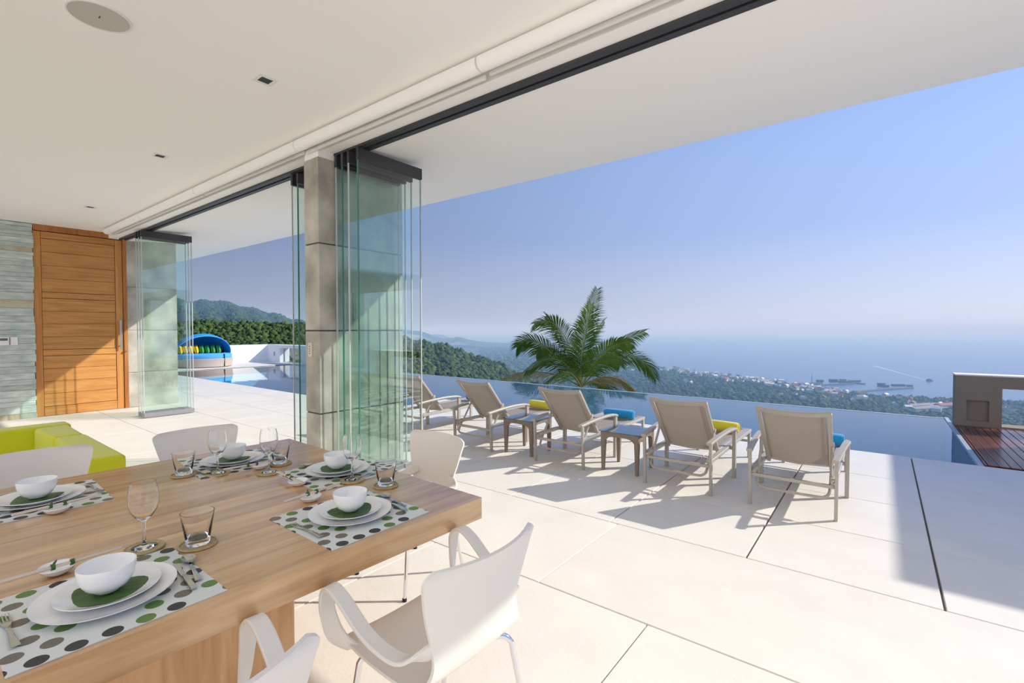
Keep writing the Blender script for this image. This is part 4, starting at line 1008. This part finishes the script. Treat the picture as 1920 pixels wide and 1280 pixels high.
for k, (px, py, ln, rot) in enumerate(((1724, 764, 56, .3), (1733, 769.5, 70, .3), (1776, 763, 60, .3), (1612, 748, 26, .2))):
    p = P(px, py, ZSEA + 14)
    o = MB().box(-ln / 2, ln / 2, -8, 8, 0, 6); o._add([(-ln / 2 - 1, -9, 6), (ln / 2 + 1, -9, 6), (ln / 2 + 1, 9, 6), (-ln / 2 - 1, 9, 6), (-ln / 2 - 1, 0, 9), (ln / 2 + 1, 0, 9)], [(0, 1, 5, 4), (2, 3, 4, 5), (0, 4, 3), (1, 2, 5), (0, 3, 2, 1)], 1)
    ob = o.build('warehouse', ['house_wall', 'roof_red' if k == 2 else 'roof_grey' if k < 2 else 'roof_white'], loc=p, rot=(0, 0, YAW + rot), smooth=False)
    tag(ob, ['long grey warehouse roof in the trees, beside the radio mast', 'longest grey warehouse roof in the trees of the plain', 'long red warehouse roof in the trees of the plain', 'bright white shed roof near the jetties'][k], 'warehouse')
# jetties, masts, boat
def strip(pts, wd, z0, z1):
    m = MB(); pts = [P(a, b, ZSEA) for a, b in pts]
    for a, b in zip(pts[:-1], pts[1:]): m.bar((a.x, a.y, (z0 + z1) / 2 + ZSEA), (b.x, b.y, (z0 + z1) / 2 + ZSEA), wd, z1 - z0)
    return m
jet = [([(1488, 720.5), (1520, 719), (1540, 718)], 7, [(1537, 717.5, 18, 8)], 'slim grey jetty beside the tall mast'), ([(1508, 724), (1550, 721.5), (1600, 719)], 9, [(1562, 718, 22, 11), (1578, 719, 16, 8), (1592, 718.5, 14, 6)], 'broad grey jetty with sheds beside the town'),
       ([(1572, 716.5), (1600, 717.5), (1620, 720)], 11, [(1580, 715.5, 16, 7), (1602, 717, 34, 6)], 'detached breakwater with dark buildings off the town'), ([(1606, 735), (1650, 731), (1710, 727)], 10, [(1652, 726.5, 16, 12), (1660, 727.5, 14, 8), (1684, 725.5, 34, 7), (1705, 726, 12, 6)], 'long causeway jetty with trees and sheds, nearest the boat')]
for pts, wd, blds, lb in jet:
    j_ = thing('jetty', lb, 'jetty', group='jetties off the coastal town')
    strip(pts, wd, -.5, 3).build('causeway', 'pier_grey', j_, smooth=False)
    for px, py, ln, hh in blds:
        p = P(px, py, ZSEA); MB().box(-ln / 2, ln / 2, -5, 5, 2, hh).prism([(-ln / 2 - 1, -6), (ln / 2 + 1, -6), (ln / 2 + 1, 6), (-ln / 2 - 1, 6)], hh, hh + 1.5).build('shed', 'boat_hull', j_, loc=p, rot=(0, 0, YAW), smooth=False)
for px, py, hh, nm, mt, lb in ((1522, 720, 30, 'lattice_mast', 'boat_hull', 'tall thin dark mast by the slim jetty'), (1702, 762, 24, 'radio_mast', 'mast_red', 'red and white radio mast among the trees')):
    p = P(px, py, ZSEA + (0 if nm == 'lattice_mast' else 14)); mm = thing(nm, lb, 'mast', p)
    for s in range(4):
        MB().tube([(0, 0, hh * s / 4), (0, 0, hh * (s + 1) / 4)], 1.1 - .18 * s, 6).build('segment', mt if s % 2 == 0 or nm == 'lattice_mast' else 'house_wall', mm, smooth=False)
    MB().bar((-2.5, 0, hh * .6), (2.5, 0, hh * .6), .5, .5).build('crossbar', mt, mm, smooth=False)
p = P(1743, 714, ZSEA); bt = thing('ferry_boat', 'small dark ferry crossing the bay', 'boat', p, YAW - .35)
MB().prism([(-9, -3), (6, -3), (10, 0), (6, 3), (-9, 3)], -.5, 3).build('hull', 'boat_hull', bt, smooth=False)
MB().box(-7, 3, -2.4, 2.4, 3, 7).build('cabin', 'boat_hull', bt, smooth=False); MB().box(3, 5, -2, 2, 3, 5).build('wheelhouse', 'house_wall', bt, smooth=False)
a = P(1740, 713.5, ZSEA); b = P(1640, 686, ZSEA); wk = MB(); d_ = (b - a); nn = Vector((-d_.y, d_.x, 0)).normalized()
wk._add([a + nn * 2.5 + Vector((0, 0, .3)), a - nn * 2.5 + Vector((0, 0, .3)), b - nn * 9 + Vector((0, 0, .3)), b + nn * 9 + Vector((0, 0, .3))], [(0, 1, 2, 3)])
tag(wk.build('boat_wake', 'foam', smooth=False), 'pale foam wake trailing behind the ferry', 'wake', None, 'stuff')

# thin sea haze: a real volume standing over the bay
hz = MB(); hz.box(-34000, 34000, 140, 34000, ZSEA - 5, 80)
ho = hz.build('sea_haze', 'house_wall', smooth=False)
hm = bpy.data.materials.new('haze'); hm.use_nodes = True; MATS['haze'] = hm; n = hm.node_tree; n.nodes.remove(n.nodes['Principled BSDF'])
vs_ = node(n, 'ShaderNodeVolumeScatter'); vs_.inputs['Color'].default_value = (.40, .66, 1, 1); vs_.inputs['Density'].default_value = 1 / 3200; vs_.inputs['Anisotropy'].default_value = 0
n.links.new(vs_.outputs[0], n.nodes['Material Output'].inputs['Volume'])
ho.data.materials.clear(); ho.data.materials.append(hm)
tag(ho, 'thin blue haze hanging over the bay and hills', 'haze', None, 'stuff')
